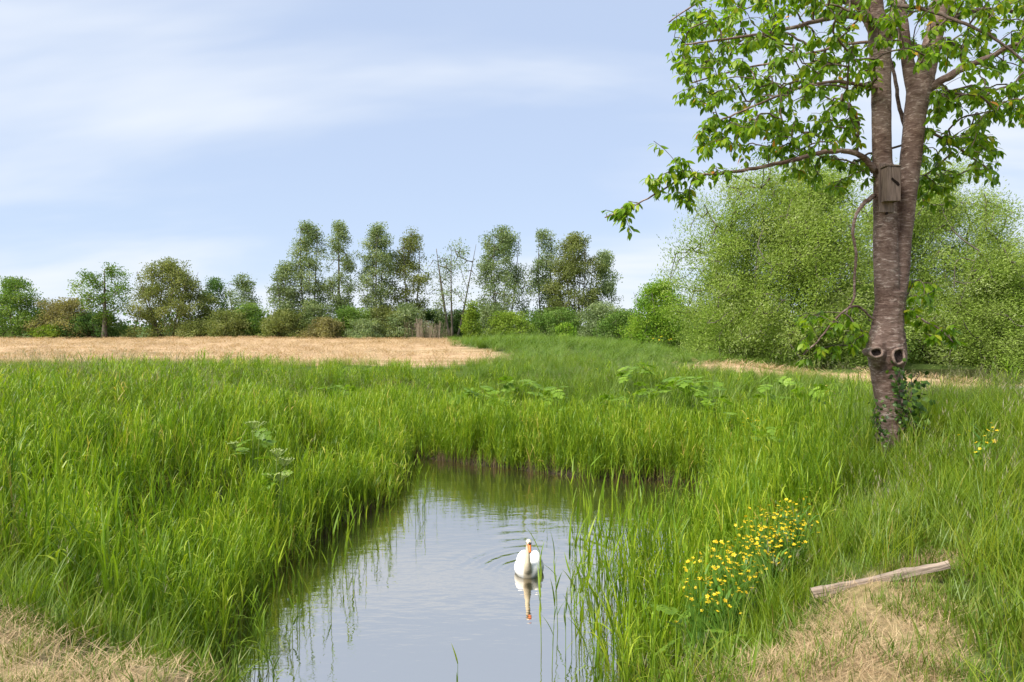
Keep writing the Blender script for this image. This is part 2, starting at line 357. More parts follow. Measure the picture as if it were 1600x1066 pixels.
# pond water with the swan's wake as real relief
SW = np.array([0.255, 10.05])       # the swan
wx = np.arange(-4.4, 5.2, 0.04); wy = np.arange(5.0, 20.2, 0.045)
WX, WY = np.meshgrid(wx, wy)
v_ = WX - SW[0]; u_ = WY - SW[1]            # swan swims towards the camera: u > 0 is behind it
rr = np.sqrt(v_ ** 2 + (0.80 * (u_ + 0.15)) ** 2) + 1e-6
lam = 0.17 + 0.035 * rr
env = np.exp(-((rr - 0.62) / 0.62) ** 2) * (0.25 + 0.75 * sstep(-0.5, 0.5, u_ + 0.1)) + 0.55 * np.exp(-((rr - 1.6) / 0.7) ** 2) * sstep(-0.2, 0.7, u_) * sstep(-0.5, 0.5, v_ + 0.4)
env = env * sstep(0.16, 0.34, rr)
wz = 0.0065 * env * np.sin(2 * np.pi * rr / lam * 0.9 + 1.7 * snoise(WX, WY, 2.4, 31)) * np.clip(0.45 + 0.9 * snoise(WX, WY, 3.5, 32), 0.05, 1.4)
wz = wz + 0.0008 * np.sin(7.0 * (WY + 0.25 * WX) + 1.5 * snoise(WX, WY, 1.2, 33)) * (0.6 + 0.4 * snoise(WX, WY, 0.8, 34))
wz = wz + 0.0007 * snoise(WX, WY * 1.6, 9.0, 35)
ny2, nx2 = WX.shape
ii = (np.arange(ny2 - 1)[:, None] * nx2 + np.arange(nx2 - 1)[None, :]).ravel()
keep = (pond_d(WX, WY) < 0.6).ravel()[ii]
wf = np.stack([ii, ii + 1, ii + nx2 + 1, ii + nx2], 1)[keep]
wb = MB(); wb.add(np.stack([WX.ravel(), WY.ravel(), WZ + wz.ravel()], 1), wf)
pond = wb.build('pond_water', M['water'], smooth=True); tag(pond, 'still pond water reflecting sky and reeds', 'water', kind='structure')
lk = MB(); lk.add([(16.8, 24.7, -0.66), (48, 24.7, -0.66), (48, 38.5, -0.66), (16.8, 38.5, -0.66)], [(0, 1, 2, 3)])
tag(lk.build('lake_water', M['water']), 'strip of lake water under the willows at the right', 'water', kind='structure')
# short gravel path at the right edge
pm = plain('path_gravel', (0.36, 0.32, 0.31), 0.9, 0.1, 0.2, 20, 0.4)
pp = MB(); px_ = np.linspace(16.6, 32, 40); py_ = 23.2 + 0.05 * (px_ - 14) + 0.25 * np.sin(px_ * 0.5)
rows = []
for o_ in (-0.55, -0.25, 0.0, 0.25, 0.55): rows.append(np.stack([px_, py_ + o_, H(px_, py_ + o_) + 0.025], 1))
rows = np.array(rows); n5 = len(px_)
pp.add(rows.reshape(-1, 3), [(r_ * n5 + c_, r_ * n5 + c_ + 1, (r_ + 1) * n5 + c_ + 1, (r_ + 1) * n5 + c_) for r_ in range(4) for c_ in range(n5 - 1)])
tag(pp.build('path', pm, smooth=True), 'narrow pale gravel path through the grass at the right edge', 'path', kind='structure')

# ------------------------------------------------------------------ blades and clumps
def blades(mb, base, az, length, lean, bend, width, segs=5, droop=0.0, tw=None, rnd=None, g0=0.0, g1=1.0, mat=0, face=None):
    """many ribbon blades at once. base (n,3); az azimuth of the bend; lean and bend: horizontal run per length; droop pulls the tip down"""
    n = len(base); az = np.broadcast_to(az, (n,)); length = np.broadcast_to(length, (n,)); width = np.broadcast_to(width, (n,))
    lean = np.broadcast_to(lean, (n,)); bend = np.broadcast_to(bend, (n,)); droop = np.broadcast_to(droop, (n,))
    t = np.linspace(0, 1, segs + 1)
    out_ = np.stack([np.cos(az), np.sin(az), np.zeros(n)], 1)
    fa = az + np.pi / 2 + (0 if tw is None else tw)
    side = np.stack([np.cos(fa), np.sin(fa), np.zeros(n)], 1)
    hor = (lean[:, None] * t + bend[:, None] * t ** 2) * length[:, None]
    ver = np.sqrt(np.clip(1 - np.clip(lean, 0, .95) ** 2, 0.05, 1))[:, None] * (t - droop[:, None] * t ** 2.5) * length[:, None]
    ctr = base[:, None, :] + hor[..., None] * out_[:, None, :] + ver[..., None] * np.array([0, 0, 1.0])
    wd = width[:, None] * np.clip(np.minimum(0.55 + 2.5 * t, 1.0) * (1 - t ** 2.2) + 0.03, 0.03, 1)
    Lf = ctr - 0.5 * wd[..., None] * side[:, None, :]; Rt = ctr + 0.5 * wd[..., None] * side[:, None, :]
    V = np.stack([Lf, Rt], 2).reshape(-1, 3)
    k = np.arange(segs); b0 = (np.arange(n) * 2 * (segs + 1))[:, None]
    f = np.stack([b0 + 2 * k, b0 + 2 * k + 1, b0 + 2 * k + 3, b0 + 2 * k + 2], -1).reshape(-1, 4)
    rnd = rng.uniform(0, 1, n) if rnd is None else rnd
    A = np.zeros((n, segs + 1, 2, 3)); A[..., 0] = rnd[:, None, None]; A[..., 1] = (g0 + (g1 - g0) * t)[None, :, None]
    mb.add(V, f, A.reshape(-1, 3), mat)

def disc(n, r):
    a = rng.uniform(0, 2 * np.pi, n); q = r * np.sqrt(rng.uniform(0, 1, n)); return np.stack([q * np.cos(a), q * np.sin(a), np.zeros(n)], 1)

def reed_into(mb, base, h, wind=0.08, nleaf=7, rnd=None, lw=0.021, sides=3, stemmat=0, leafs=True):
    """one reed: hollow stem and alternate long blades"""
    az = rng.uniform(0, 2 * np.pi); ln = rng.uniform(0, 0.10)
    t = np.linspace(0, 1, 5); rnd = rng.uniform(0, 0.9) if rnd is None else rnd
    off = np.stack([(math.cos(az) * ln + wind) * t ** 1.6, math.sin(az) * ln * t ** 1.6, t], 1) * h
    P = base + off
    v, f = sweep(P, np.linspace(0.0055, 0.002, 5), sides)
    mb.add(v, f[:-2], np.repeat(np.stack([np.full(5, rnd), t, np.zeros(5)], 1), sides, 0), stemmat)
    if not leafs: return P
    tl = np.linspace(0.30, 0.985, nleaf) + rng.normal(0, 0.015, nleaf)
    tl = np.clip(tl, 0.2, 0.99)
    bs = np.stack([np.interp(tl, t, P[:, i]) for i in range(3)], 1)
    la = az + np.arange(nleaf) * np.pi + rng.normal(0, 0.5, nleaf)
    la = la + 0.35 * np.sin(-la)                                # leaves swing downwind (+x)
    ll = h * rng.uniform(0.20, 0.31, nleaf) * (0.75 + 0.5 * np.sin(np.clip(tl, 0, 1) * np.pi * 0.9))
    up = rng.uniform(0.10, 0.34, nleaf) * (1.15 - 0.75 * tl)
    bent = rng.uniform(0, 1, nleaf) < 0.15
    blades(mb, bs, la, ll, up, np.where(bent, 0.6, rng.uniform(0.05, 0.30, nleaf)), lw * rng.uniform(0.8, 1.25, nleaf), 4,
           droop=np.where(bent, 0.75, rng.uniform(0, 0.18, nleaf)), tw=rng.uniform(-0.9, 0.9, nleaf),
           rnd=np.clip(rnd + rng.normal(0, 0.15, nleaf) + np.where(bent, 0.4, 0), 0, 1.0), g0=0.5, g1=1)
    return P

LIB = {}
def library(name, meshes):
    col = bpy.data.collections.new(name + '_library')
    for k, me in enumerate(meshes):
        o = bpy.data.objects.new(f'{name}_clump_{k:02d}', me); col.objects.link(o)
    LIB[name] = (col, len(meshes))

def mk_reeds(n, r, h0, h1, wind, nleaf, lw):
    mb = MB()
    for b in disc(n, r): reed_into(mb, b, rng.uniform(h0, h1), wind, nleaf, None, lw)
    # a few dead canes and litter at the foot
    k = 5; blades(mb, disc(k, r), rng.uniform(0, 6.28, k), rng.uniform(0.2, 0.55, k), rng.uniform(0.1, 0.7, k), 0.1, 0.007, 2, rnd=np.full(k, 0.99), g0=0, g1=0.12)
    return mb
library('reed', [mk_reeds(9, 0.26, 1.0, 1.65, rng.uniform(0.02, 0.10), 8, 0.0135).mesh('reed_clump', M['reed']) for _ in range(7)])

def mk_grass(n, r, h0, h1, wmm, wind, seeds, mat, bendmax=0.6):
    mb = MB()
    az = rng.uniform(0, 2 * np.pi, n); hh = rng.uniform(h0, h1, n)
    az = az + wind * np.sin(-az)
    blades(mb, disc(n, r), az, hh, rng.uniform(0.02, 0.35, n), rng.uniform(0.05, bendmax, n), rng.uniform(0.6, 1.4, n) * wmm, 5,
           droop=rng.uniform(0, 0.45, n) ** 1.5, tw=rng.uniform(-0.8, 0.8, n), rnd=np.clip(rng.beta(2, 2.4, n), 0, 1))
    for b in disc(seeds, r * 0.8):                       # flowering culms with a loose head
        h = h1 * rng.uniform(1.0, 1.35); a = rng.uniform(0, 6.28); ln = rng.uniform(0.05, 0.25)
        t = np.linspace(0, 1, 4); P = b + np.stack([(math.cos(a) * ln + 0.12) * t ** 2, math.sin(a) * ln * t ** 2, t], 1) * h
        v, f = sweep(P, [0.002, 0.0017, 0.0014, 0.001], 3); mb.add(v, f[:-2], (0.7, 0.9, 0), 0)
        k = 9; q = np.sort(rng.uniform(0.80, 1.0, k)); bs = np.stack([np.interp(q, t, P[:, i]) for i in range(3)], 1)
        blades(mb, bs, rng.uniform(0, 6.28, k), rng.uniform(0.025, 0.07, k), rng.uniform(0.2, 0.6, k), 0.2, 0.0042, 2, mat=1)
    return mb.mesh('grass_clump', [mat, M['seed']])
library('grass', [mk_grass(64, 0.18, 0.16, 0.60, 0.0056, 0.4, s, M['grass']) for s in (0, 0, 1, 0, 3, 1)])
library('bent', [mk_grass(42, 0.18, 0.5, 1.1, 0.012, 0.9, s, M['reed_dark'], 0.75) for s in (0, 1, 0, 2, 0)])
library('short', [mk_grass(34, 0.10, 0.035, 0.17, 0.0050, 0.1, 0, M['mown']) for _ in range(4)])
def mk_straw(n, r, l0, l1, wd, lift):
    mb = MB(); b = disc(n, r); b[:, 2] = rng.uniform(0.004, lift, n)
    blades(mb, b, rng.uniform(0, 6.28, n), rng.uniform(l0, l1, n), rng.uniform(0.90, 0.999, n), rng.uniform(-0.1, 0.1, n), wd, 2, rnd=rng.uniform(0, 1, n), tw=rng.uniform(-0.3, 0.3, n))
    return mb.mesh('straw_clump', M['straw'])
library('straw', [mk_straw(60, 0.16, 0.03, 0.13, 0.0024, 0.02) for _ in range(4)])
library('hay', [mk_straw(36, 0.5, 0.15, 0.55, 0.022, 0.16) for _ in range(4)])
def mk_canes(n):
    mb = MB(); b = disc(n, 0.2)
    blades(mb, b, rng.uniform(0, 6.28, n), rng.uniform(0.08, 0.30, n), rng.uniform(0, 0.4, n), 0.05, rng.uniform(0.005, 0.010, n), 2, rnd=rng.uniform(0, 0.7, n), tw=rng.uniform(-1.5, 1.5, n))
    return mb.mesh('cane_clump', M['cane'])
library('cane', [mk_canes(14) for _ in range(3)])
def mk_dry(n):
    mb = MB()
    for b in disc(n, 0.35):
        h = rng.uniform(1.4, 2.6); P = b + np.stack([np.linspace(0, rng.normal(0, .2), 4), np.linspace(0, rng.normal(0, .2), 4), np.linspace(0, h, 4)], 1)
        v, f = sweep(P, [0.014, 0.013, 0.012, 0.022], 3); mb.add(v, f[:-2], (rng.uniform(), 1, 0))
    return mb.mesh('dry_reed_clump', M['dry_reed'])
library('dry', [mk_dry(6) for _ in range(3)])

def gn_tree(libname):
    t = bpy.data.node_groups.new('scatter_' + libname, 'GeometryNodeTree')
    t.interface.new_socket('Geometry', in_out='INPUT', socket_type='NodeSocketGeometry'); t.interface.new_socket('Geometry', in_out='OUTPUT', socket_type='NodeSocketGeometry')
    gi = t.nodes.new('NodeGroupInput'); go = t.nodes.new('NodeGroupOutput')
    ip = t.nodes.new('GeometryNodeInstanceOnPoints'); ci = t.nodes.new('GeometryNodeCollectionInfo')
    ci.inputs['Collection'].default_value = LIB[libname][0]; ci.inputs['Separate Children'].default_value = True; ci.inputs['Reset Children'].default_value = True
    def na(nm, ty):
        a = t.nodes.new('GeometryNodeInputNamedAttribute'); a.data_type = ty; a.inputs['Name'].default_value = nm; return a.outputs['Attribute']
    e = t.nodes.new('FunctionNodeEulerToRotation')
    t.links.new(na('rot', 'FLOAT_VECTOR'), e.inputs[0]); t.links.new(e.outputs[0], ip.inputs['Rotation'])
    t.links.new(na('scl', 'FLOAT_VECTOR'), ip.inputs['Scale']); t.links.new(na('idx', 'INT'), ip.inputs['Instance Index'])
    ip.inputs['Pick Instance'].default_value = True
    t.links.new(gi.outputs[0], ip.inputs['Points']); t.links.new(ci.outputs[0], ip.inputs['Instance']); t.links.new(ip.outputs[0], go.inputs[0])
    return t
def scatter(name, libname, pts, scl, label, cat, yaw=None, tilt=0.06):
    n = len(pts); me = bpy.data.meshes.new(name); me.vertices.add(n); me.vertices.foreach_set('co', np.asarray(pts, np.float32).ravel())
    yaw = rng.uniform(0, 6.28, n) if yaw is None else yaw
    rot = np.stack([rng.normal(0, tilt, n), rng.normal(0, tilt, n), yaw], 1)
    s3 = np.asarray(scl, float); s3 = np.stack([s3, s3, s3], 1) if s3.ndim == 1 else s3
    a = me.attributes.new('rot', 'FLOAT_VECTOR', 'POINT'); a.data.foreach_set('vector', rot.astype(np.float32).ravel())
    a = me.attributes.new('scl', 'FLOAT_VECTOR', 'POINT'); a.data.foreach_set('vector', s3.astype(np.float32).ravel())
    a = me.attributes.new('idx', 'INT', 'POINT'); a.data.foreach_set('value', rng.integers(0, LIB[libname][1], n).astype(np.int32))
    o = obj(name, me); md = o.modifiers.new('scatter', 'NODES'); md.node_group = gn_tree(libname)
    tag(o, label, cat, kind='stuff'); return o

def sample(x0, x1, y0, y1, dens, margin=2.5):
    n = int((x1 - x0) * (y1 - y0) * dens); x = rng.uniform(x0, x1, n); y = rng.uniform(y0, y1, n)
    k = np.abs(x) < y * 0.76 + margin
    return x[k], y[k]
def take(x, y, prob):
    k = rng.uniform(0, 1, len(x)) < prob; return x[k], y[k]
BD0, BD1 = ground_at(1263, 966), ground_at(1490, 919)          # ends of the old board
def off_board(x, y):
    e = (BD1 - BD0)[:2]; t = np.clip(((x - BD0[0]) * e[0] + (y - BD0[1]) * e[1]) / (e @ e), 0, 1)
    ox, oy = x - BD0[0] - t * e[0], y - BD0[1] - t * e[1]
    return (np.hypot(ox, oy) > 0.10) & ~((oy < 0) & (oy > -0.7) & (np.abs(ox) < 0.3))
def off_line(x, y):
    e = (BD1 - BD0)[:2]; return ((y - BD0[1]) * e[0] - (x - BD0[0]) * e[1]) / np.hypot(*e) + np.where((x < BD0[0] - 0.05) | (x > BD1[0] + 0.05), 9, 0)
TREE = at(1398, 690, 8.5)                               # foot of the cherry
def off_tree(x, y): return np.hypot(x - TREE[0], y - TREE[1]) > 0.2

# --- reeds round the pond
def reed_points():
    X, Y, S = [], [], []
    x, y = sample(-16, 13, 4, 27, 14.0); d = pond_d(x, y)
    left = x < -1.5 - 0.02 * y
    p = np.zeros(len(x))
    lw_ = sstep(-0.22, -0.06, d) * (1 - 0.62 * sstep(2.6, 4.5, d)) * (1 - sstep(7.0, 12.0, d))
    lw_ = np.where(d < -0.12, 0.5 * sstep(-0.55, -0.1, d) ** 2, lw_)
    p = np.where(left & (y > 5.2), lw_, p)
    farb = (y > 15.2) & (d > -0.10)
    p = np.where(farb, np.maximum(p, (1 - 0.75 * sstep(3.0, 5.0, d)) * (1 - sstep(6, 9, d))), p)
    right = (x > 0.7) & (y < 17) & (y > 5.4)
    rw = np.where(y > 11.0, sstep(-0.45, 0.0, d), sstep(-1.4, -0.2, d)) * (1 - sstep(0.9, 2.2, d)) * 0.85
    p = np.where(right & (d < 2.5), np.maximum(p, rw), p)
    p = p * np.where((d < -0.12) & (y > 15.0) & (x < 2.2), 0, 1)
    p = p * np.where((x > 0.5) & (y < 7.2) & (d > 0.35), 0.0, 1.0)
    p = p * (1 - mown_m(x, y)) * np.where((x > -0.47 * y) & (x < 0.16 * y) & (y < 6.9), 0, 1)
    p = p * (0.72 + 0.4 * snoise(x, y, 1.3, 41))
    x, y = take(x, y, np.clip(p, 0, 1)); return x, y
x, y = reed_points(); d = pond_d(x, y); z = H(x, y); z = np.where(d < 0, WZ - 0.15, z)
hs = rng.uniform(0.66, 0.95, len(x)) * (1 + 0.12 * snoise(x, y, 0.7, 42)) * (1 - 0.42 * sstep(1.5, 4.0, d)) * np.where(y > 15, 1.02, 1.0) * np.where((x < -2) & (y < 15) & (d < 1.2), 0.80, 1.0)
hs = hs * (1 - 0.25 * sstep(9, 16, np.abs(x)))
ws = rng.uniform(0.85, 1.15, len(x)) * np.where(y > 14, 1.15, 1.0)
scatter('reed_bed', 'reed', np.stack([x, y, z], 1), np.stack([ws, ws, hs], 1), 'dense green reeds growing along the pond banks', 'reeds', tilt=0.05)

x, y = sample(-5, 5.5, 6.5, 20, 60.0); d = pond_d(x, y); k = (d > -0.10) & (d < 0.22); x, y = x[k], y[k]
scatter('reed_stubble', 'cane', np.stack([x, y, np.maximum(H(x, y), WZ - 0.05)], 1), rng.uniform(0.7, 1.2, len(x)), 'brown dead reed canes along the waterline', 'reeds')
x, y = sample(-5, 5.5, 6.3, 20.5, 26.0); d = pond_d(x, y); k = (d > -0.16) & (d < 0.45) & ~((x > -0.47 * y) & (x < 0.16 * y) & (y < 6.9)); x, y = x[k], y[k]
ws = rng.uniform(0.8, 1.1, len(x))
scatter('waterline_reeds', 'reed', np.stack([x, y, np.maximum(H(x, y), WZ - 0.05) - 0.16], 1), np.stack([ws, ws, rng.uniform(0.40, 0.75, len(x))], 1), 'short young reeds standing right at the waterline', 'reeds')
# --- meadow grass on the banks
x, y = sample(-17, 15, 2.6, 25, 21.0); d = pond_d(x, y)
gapm = ((x > -0.47 * y) & (x < 0.19 * y) & (y < 6.9))
p = sstep(0.5, 1.6, d) * np.where(gapm, 0, 1) * (1 - np.clip(1.15 * mown_m(x, y), 0, 1)) * (1 - field_m(x, y)) * np.where(y > 12, 0.55, 1.0) * np.where((x < 0) & (d < 3), 0.5, 1.0)
x, y = take(x, y, np.clip(p, 0, 1)); k = off_tree(x, y) & off_board(x, y); x, y = x[k], y[k]
s = rng.uniform(0.7, 1.15, len(x)) * (1 + 0.2 * snoise(x, y, 0.9, 51)) * np.where(y > 12, 1.05, 1.0) * (1 - 0.55 * sstep(0.0, 1.0, mown_m(x, y)))
s = s * (1 - 0.35 * sstep(5.6, 7.5, x)) * np.where((x > 0.8) & (x < 3.6) & (y > 3.2) & (y < 6.6), 0.72, 1.0)
scatter('meadow_grass', 'grass', np.stack([x, y, H(x, y) - 0.01], 1), s, 'tall green meadow grass covering the pond banks', 'grass')

# --- flowering grass: brownish heads above the sward
library('seedy', [mk_grass(8, 0.22, 0.3, 0.62, 0.005, 0.6, 9, M['grass']) for _ in range(4)])
x, y = sample(-15, 13, 4.5, 24, 4.2); d = pond_d(x, y)
x, y = take(x, y, np.clip(sstep(1.6, 3.2, d) * (1 - mown_m(x, y)) * (1 - field_m(x, y)) * np.clip(0.35 + 0.8 * snoise(x, y, 0.55, 55), 0, 1), 0, 1)); k = off_tree(x, y) & off_board(x, y); x, y = x[k], y[k]
scatter('flowering_grass', 'seedy', np.stack([x, y, H(x, y) - 0.01], 1), rng.uniform(0.9, 1.45, len(x)) * (1 - 0.35 * sstep(5.6, 7.5, x)), 'loose flowering grass with brownish seed heads on the banks', 'grass')
# --- wind-bent coarse grass on the far and right bank
x, y = sample(-4, 20, 12, 30, 7.0); d = pond_d(x, y)
p = sstep(2.2, 3.6, d) * (1 - field_m(x, y)) * sstep(-3.5, 1.0, x) * (1 - 0.85 * sstep(10.5, 12.5, x)) * (1 - sstep(13, 15, x) * (y > 17)) * (0.75 + 0.5 * snoise(x, y, 0.8, 61))
x, y = take(x, y, np.clip(p, 0, 1))
s = rng.uniform(0.75, 1.05, len(x)) * (1 - 0.5 * sstep(-0.7, 0.0, H(x, y))) * (1 + 0.55 * np.exp(-((x - 5.8) / 2.6) ** 2 - ((y - 19.5) / 2.6) ** 2)) * (1 - 0.6 * sstep(9, 12, x))
scatter('bent_grass', 'bent', np.stack([x, y, H(x, y) - 0.02], 1), s, 'dark coarse grass bent by wind on the far bank', 'grass', yaw=rng.normal(0, 0.5, len(x)))
x, y = sample(-22, 4, 21, 34, 5.0); d = pond_d(x, y)
p = (1 - field_m(x, y)) * sstep(3, 5, d)
x, y = take(x, y, np.clip(p, 0, 1)); s = rng.uniform(0.6, 1.05, len(x))
scatter('field_edge_grass', 'grass', np.stack([x, y, H(x, y) - 0.01], 1), s, 'green grass strip between reeds and mown field', 'grass')
# --- unmown mound and rough beyond
x, y = sample(-12, 48, 30, 84, 1.7); 
p = (1 - field_m(x, y)) * ((1 - lake_m(x, y)) > 0.98) * np.where((x > 14) & (y < 40), 0.25, 1.0) * np.where(y > 70, 0.6, 1.0)
x, y = take(x, y, np.clip(p, 0, 1)); mound = np.exp(-(((x - 1.5) / 8) ** 2 + ((y - 50) / 10) ** 2))
s = rng.uniform(0.7, 1.15, len(x)) * (0.75 + 0.45 * mound) * (1 - 0.5 * sstep(14, 18, x) * (1 - sstep(38, 42, y)))
scatter('mound_grass', 'bent', np.stack([x, y, H(x, y) - 0.02], 1), np.stack([s * 1.5, s * 1.5, s * 0.85], 1), 'tall unmown grass on the mound beside the straw field', 'grass', yaw=rng.normal(0, 0.6, len(x)))
# --- mown bank near the camera
x, y = sample(-4.5, 4.6, 1.2, 5.2, 150.0, 1.5)
p = np.maximum(mown_m(x, y) * (0.75 + 0.3 * snoise(x, y, 3.0, 71)), np.where(off_board(x, y), 0, 0.8)); p = np.maximum(p * 0.5, 0.6 * (mown_m(x, y) > 0.02) * (mown_m(x, y) < 0.6))
p = np.maximum(p, np.where((x > -0.47 * y) & (x < 0.19 * y), sstep(0.3, 0.8, pond_d(x, y)), 0))
p = p * np.where(np.abs(off_line(x, y) + 0.03) < 0.09, 0.05, 1)
x1, y1 = take(x, y, np.clip(p * 1.0, 0, 1))
scatter('mown_grass', 'short', np.stack([x1, y1, H(x1, y1) - 0.004], 1), rng.uniform(0.5, 1.1, len(x1)), 'short mown grass at the near bank edge', 'grass')
p = mown_m(x, y) * (0.65 - 0.5 * snoise(x, y, 2.6, 72))
x1, y1 = take(x, y, np.clip(p * 0.9, 0, 1))
scatter('cut_straw', 'straw', np.stack([x1, y1, H(x1, y1)], 1), rng.uniform(0.7, 1.3, len(x1)), 'loose dry cut straw lying on the near bank', 'straw')
x, y = sample(-6, 7.5, 2.8, 9.0, 55.0, 1.5); x, y = take(x, y, sstep(0.7, 1.4, pond_d(x, y)) * (1 - mown_m(x, y))); k = off_board(x, y) | (rng.uniform(0, 1, len(x)) < 0.5); x, y = x[k], y[k]
scatter('low_grass', 'short', np.stack([x, y, H(x, y) - 0.004], 1), rng.uniform(1.0, 1.9, len(x)), 'low grass sward beneath the tall grass', 'grass')
# --- hay on the field
x, y = sample(-75, 24, 18, 86, 2.4); pk = ~((x > 16) & (np.abs(y - 23.2 - 0.05 * (x - 14)) < 0.9)); x, y = x[pk], y[pk]; x, y = take(x, y, field_m(x, y) * np.clip(0.55 + 0.5 * np.sin(2.1 * y + 0.25 * x) + 0.4 * snoise(x * 0.3, y * 1.4, 1.0, 73), 0.08, 1))
scatter('field_hay', 'hay', np.stack([x, y, H(x, y)], 1), rng.uniform(0.6, 1.3, len(x)), 'dry hay strewn over the mown field', 'hay', tilt=0.02)
# --- dry reed stand at the field's far edge
x = rng.normal(-10.2, 1.4, 44); y = rng.uniform(79, 83, 44)
scatter('dry_reeds', 'dry', np.stack([x, y, H(x, y)], 1), rng.uniform(0.45, 1.0, 44), 'pale dry reeds at the far edge of the field', 'reeds')

# ------------------------------------------------------------------ trees
def grow(nodes, parent, targets, step, lift=0.1, upbias=0.3):
    """join every target to the nearest point of the skeleton; returns nodes, parent, chains"""
    cap = len(nodes) + sum(1 for _ in targets) * 14 + 10
    A = np.zeros((cap, 3)); A[:len(nodes)] = nodes; par = list(parent); n = len(nodes); chains = []
    for t in targets:
        D = t - A[:n]; dist = np.linalg.norm(D, axis=1) + upbias * np.clip(-D[:, 2], 0, None)
        j = int(np.argmin(dist)); dj = np.linalg.norm(D[j])
        k = int(np.clip(math.ceil(dj / step), 1, 12)); ch = [j]; prev = j
        wob = rng.normal(0, 0.06 * dj, 3)
        for q in range(1, k + 1):
            s_ = q / k; A[n] = A[j] + D[j] * s_ + (wob + np.array([0, 0, lift * dj])) * math.sin(math.pi * s_); par.append(prev); prev = n; ch.append(n); n += 1
        chains.append(ch)
    return A[:n], par, chains
def radii(n, par, chains, rtip, ex, rmax):
    cnt = np.zeros(n)
    for ch in chains: cnt[ch[-1]] += 1
    for i in range(n - 1, -1, -1):
        if par[i] is not None and par[i] >= 0: cnt[par[i]] += cnt[i]
    return np.minimum(rtip * np.maximum(cnt, 1) ** ex, rmax)

def leaf_cloud(mb, ctr, m, sig, ln, wd, rnd_c, droop=0.0, elong=False, flat=0.8, cdir=None):
    K = len(ctr); n = K * m
    P = np.repeat(ctr, m, 0) + np.clip(rng.normal(size=(n, 3)), -1.7, 1.7) * np.array([sig, sig, sig * flat])
    a = unit(rng.normal(size=(n, 3)) + np.array([0.25, 0, -droop])); b = unit(np.cross(a, rng.normal(size=(n, 3))))
    if cdir is not None:                                   # shoots: leaves strung along the cluster's own direction
        cd_ = np.repeat(cdir, m, 0); P = P + cd_ * (np.clip(rng.normal(0, 1, n), -1.6, 1.8) * sig * 0.95)[:, None]; a = unit(a + 1.1 * cd_); b = unit(np.cross(a, rng.normal(size=(n, 3))))
    l = ln * rng.uniform(0.6, 1.35, n)[:, None]; w_ = wd * rng.uniform(0.6, 1.35, n)[:, None]
    c = np.cross(a, b)
    V = np.stack([P - a * l / 2, P + b * w_ / 2 + c * w_ * 0.15, P + a * l / 2, P - b * w_ / 2 + c * w_ * 0.15], 1).reshape(-1, 3)
    f = (np.arange(n) * 4)[:, None] + np.arange(4)[None, :]
    r = np.clip(np.repeat(rnd_c, m) + rng.normal(0, 0.16, n), 0, 1)
    mb.add(V, f, np.repeat(np.stack([r, np.ones(n), np.zeros(n)], 1), 4, 0))

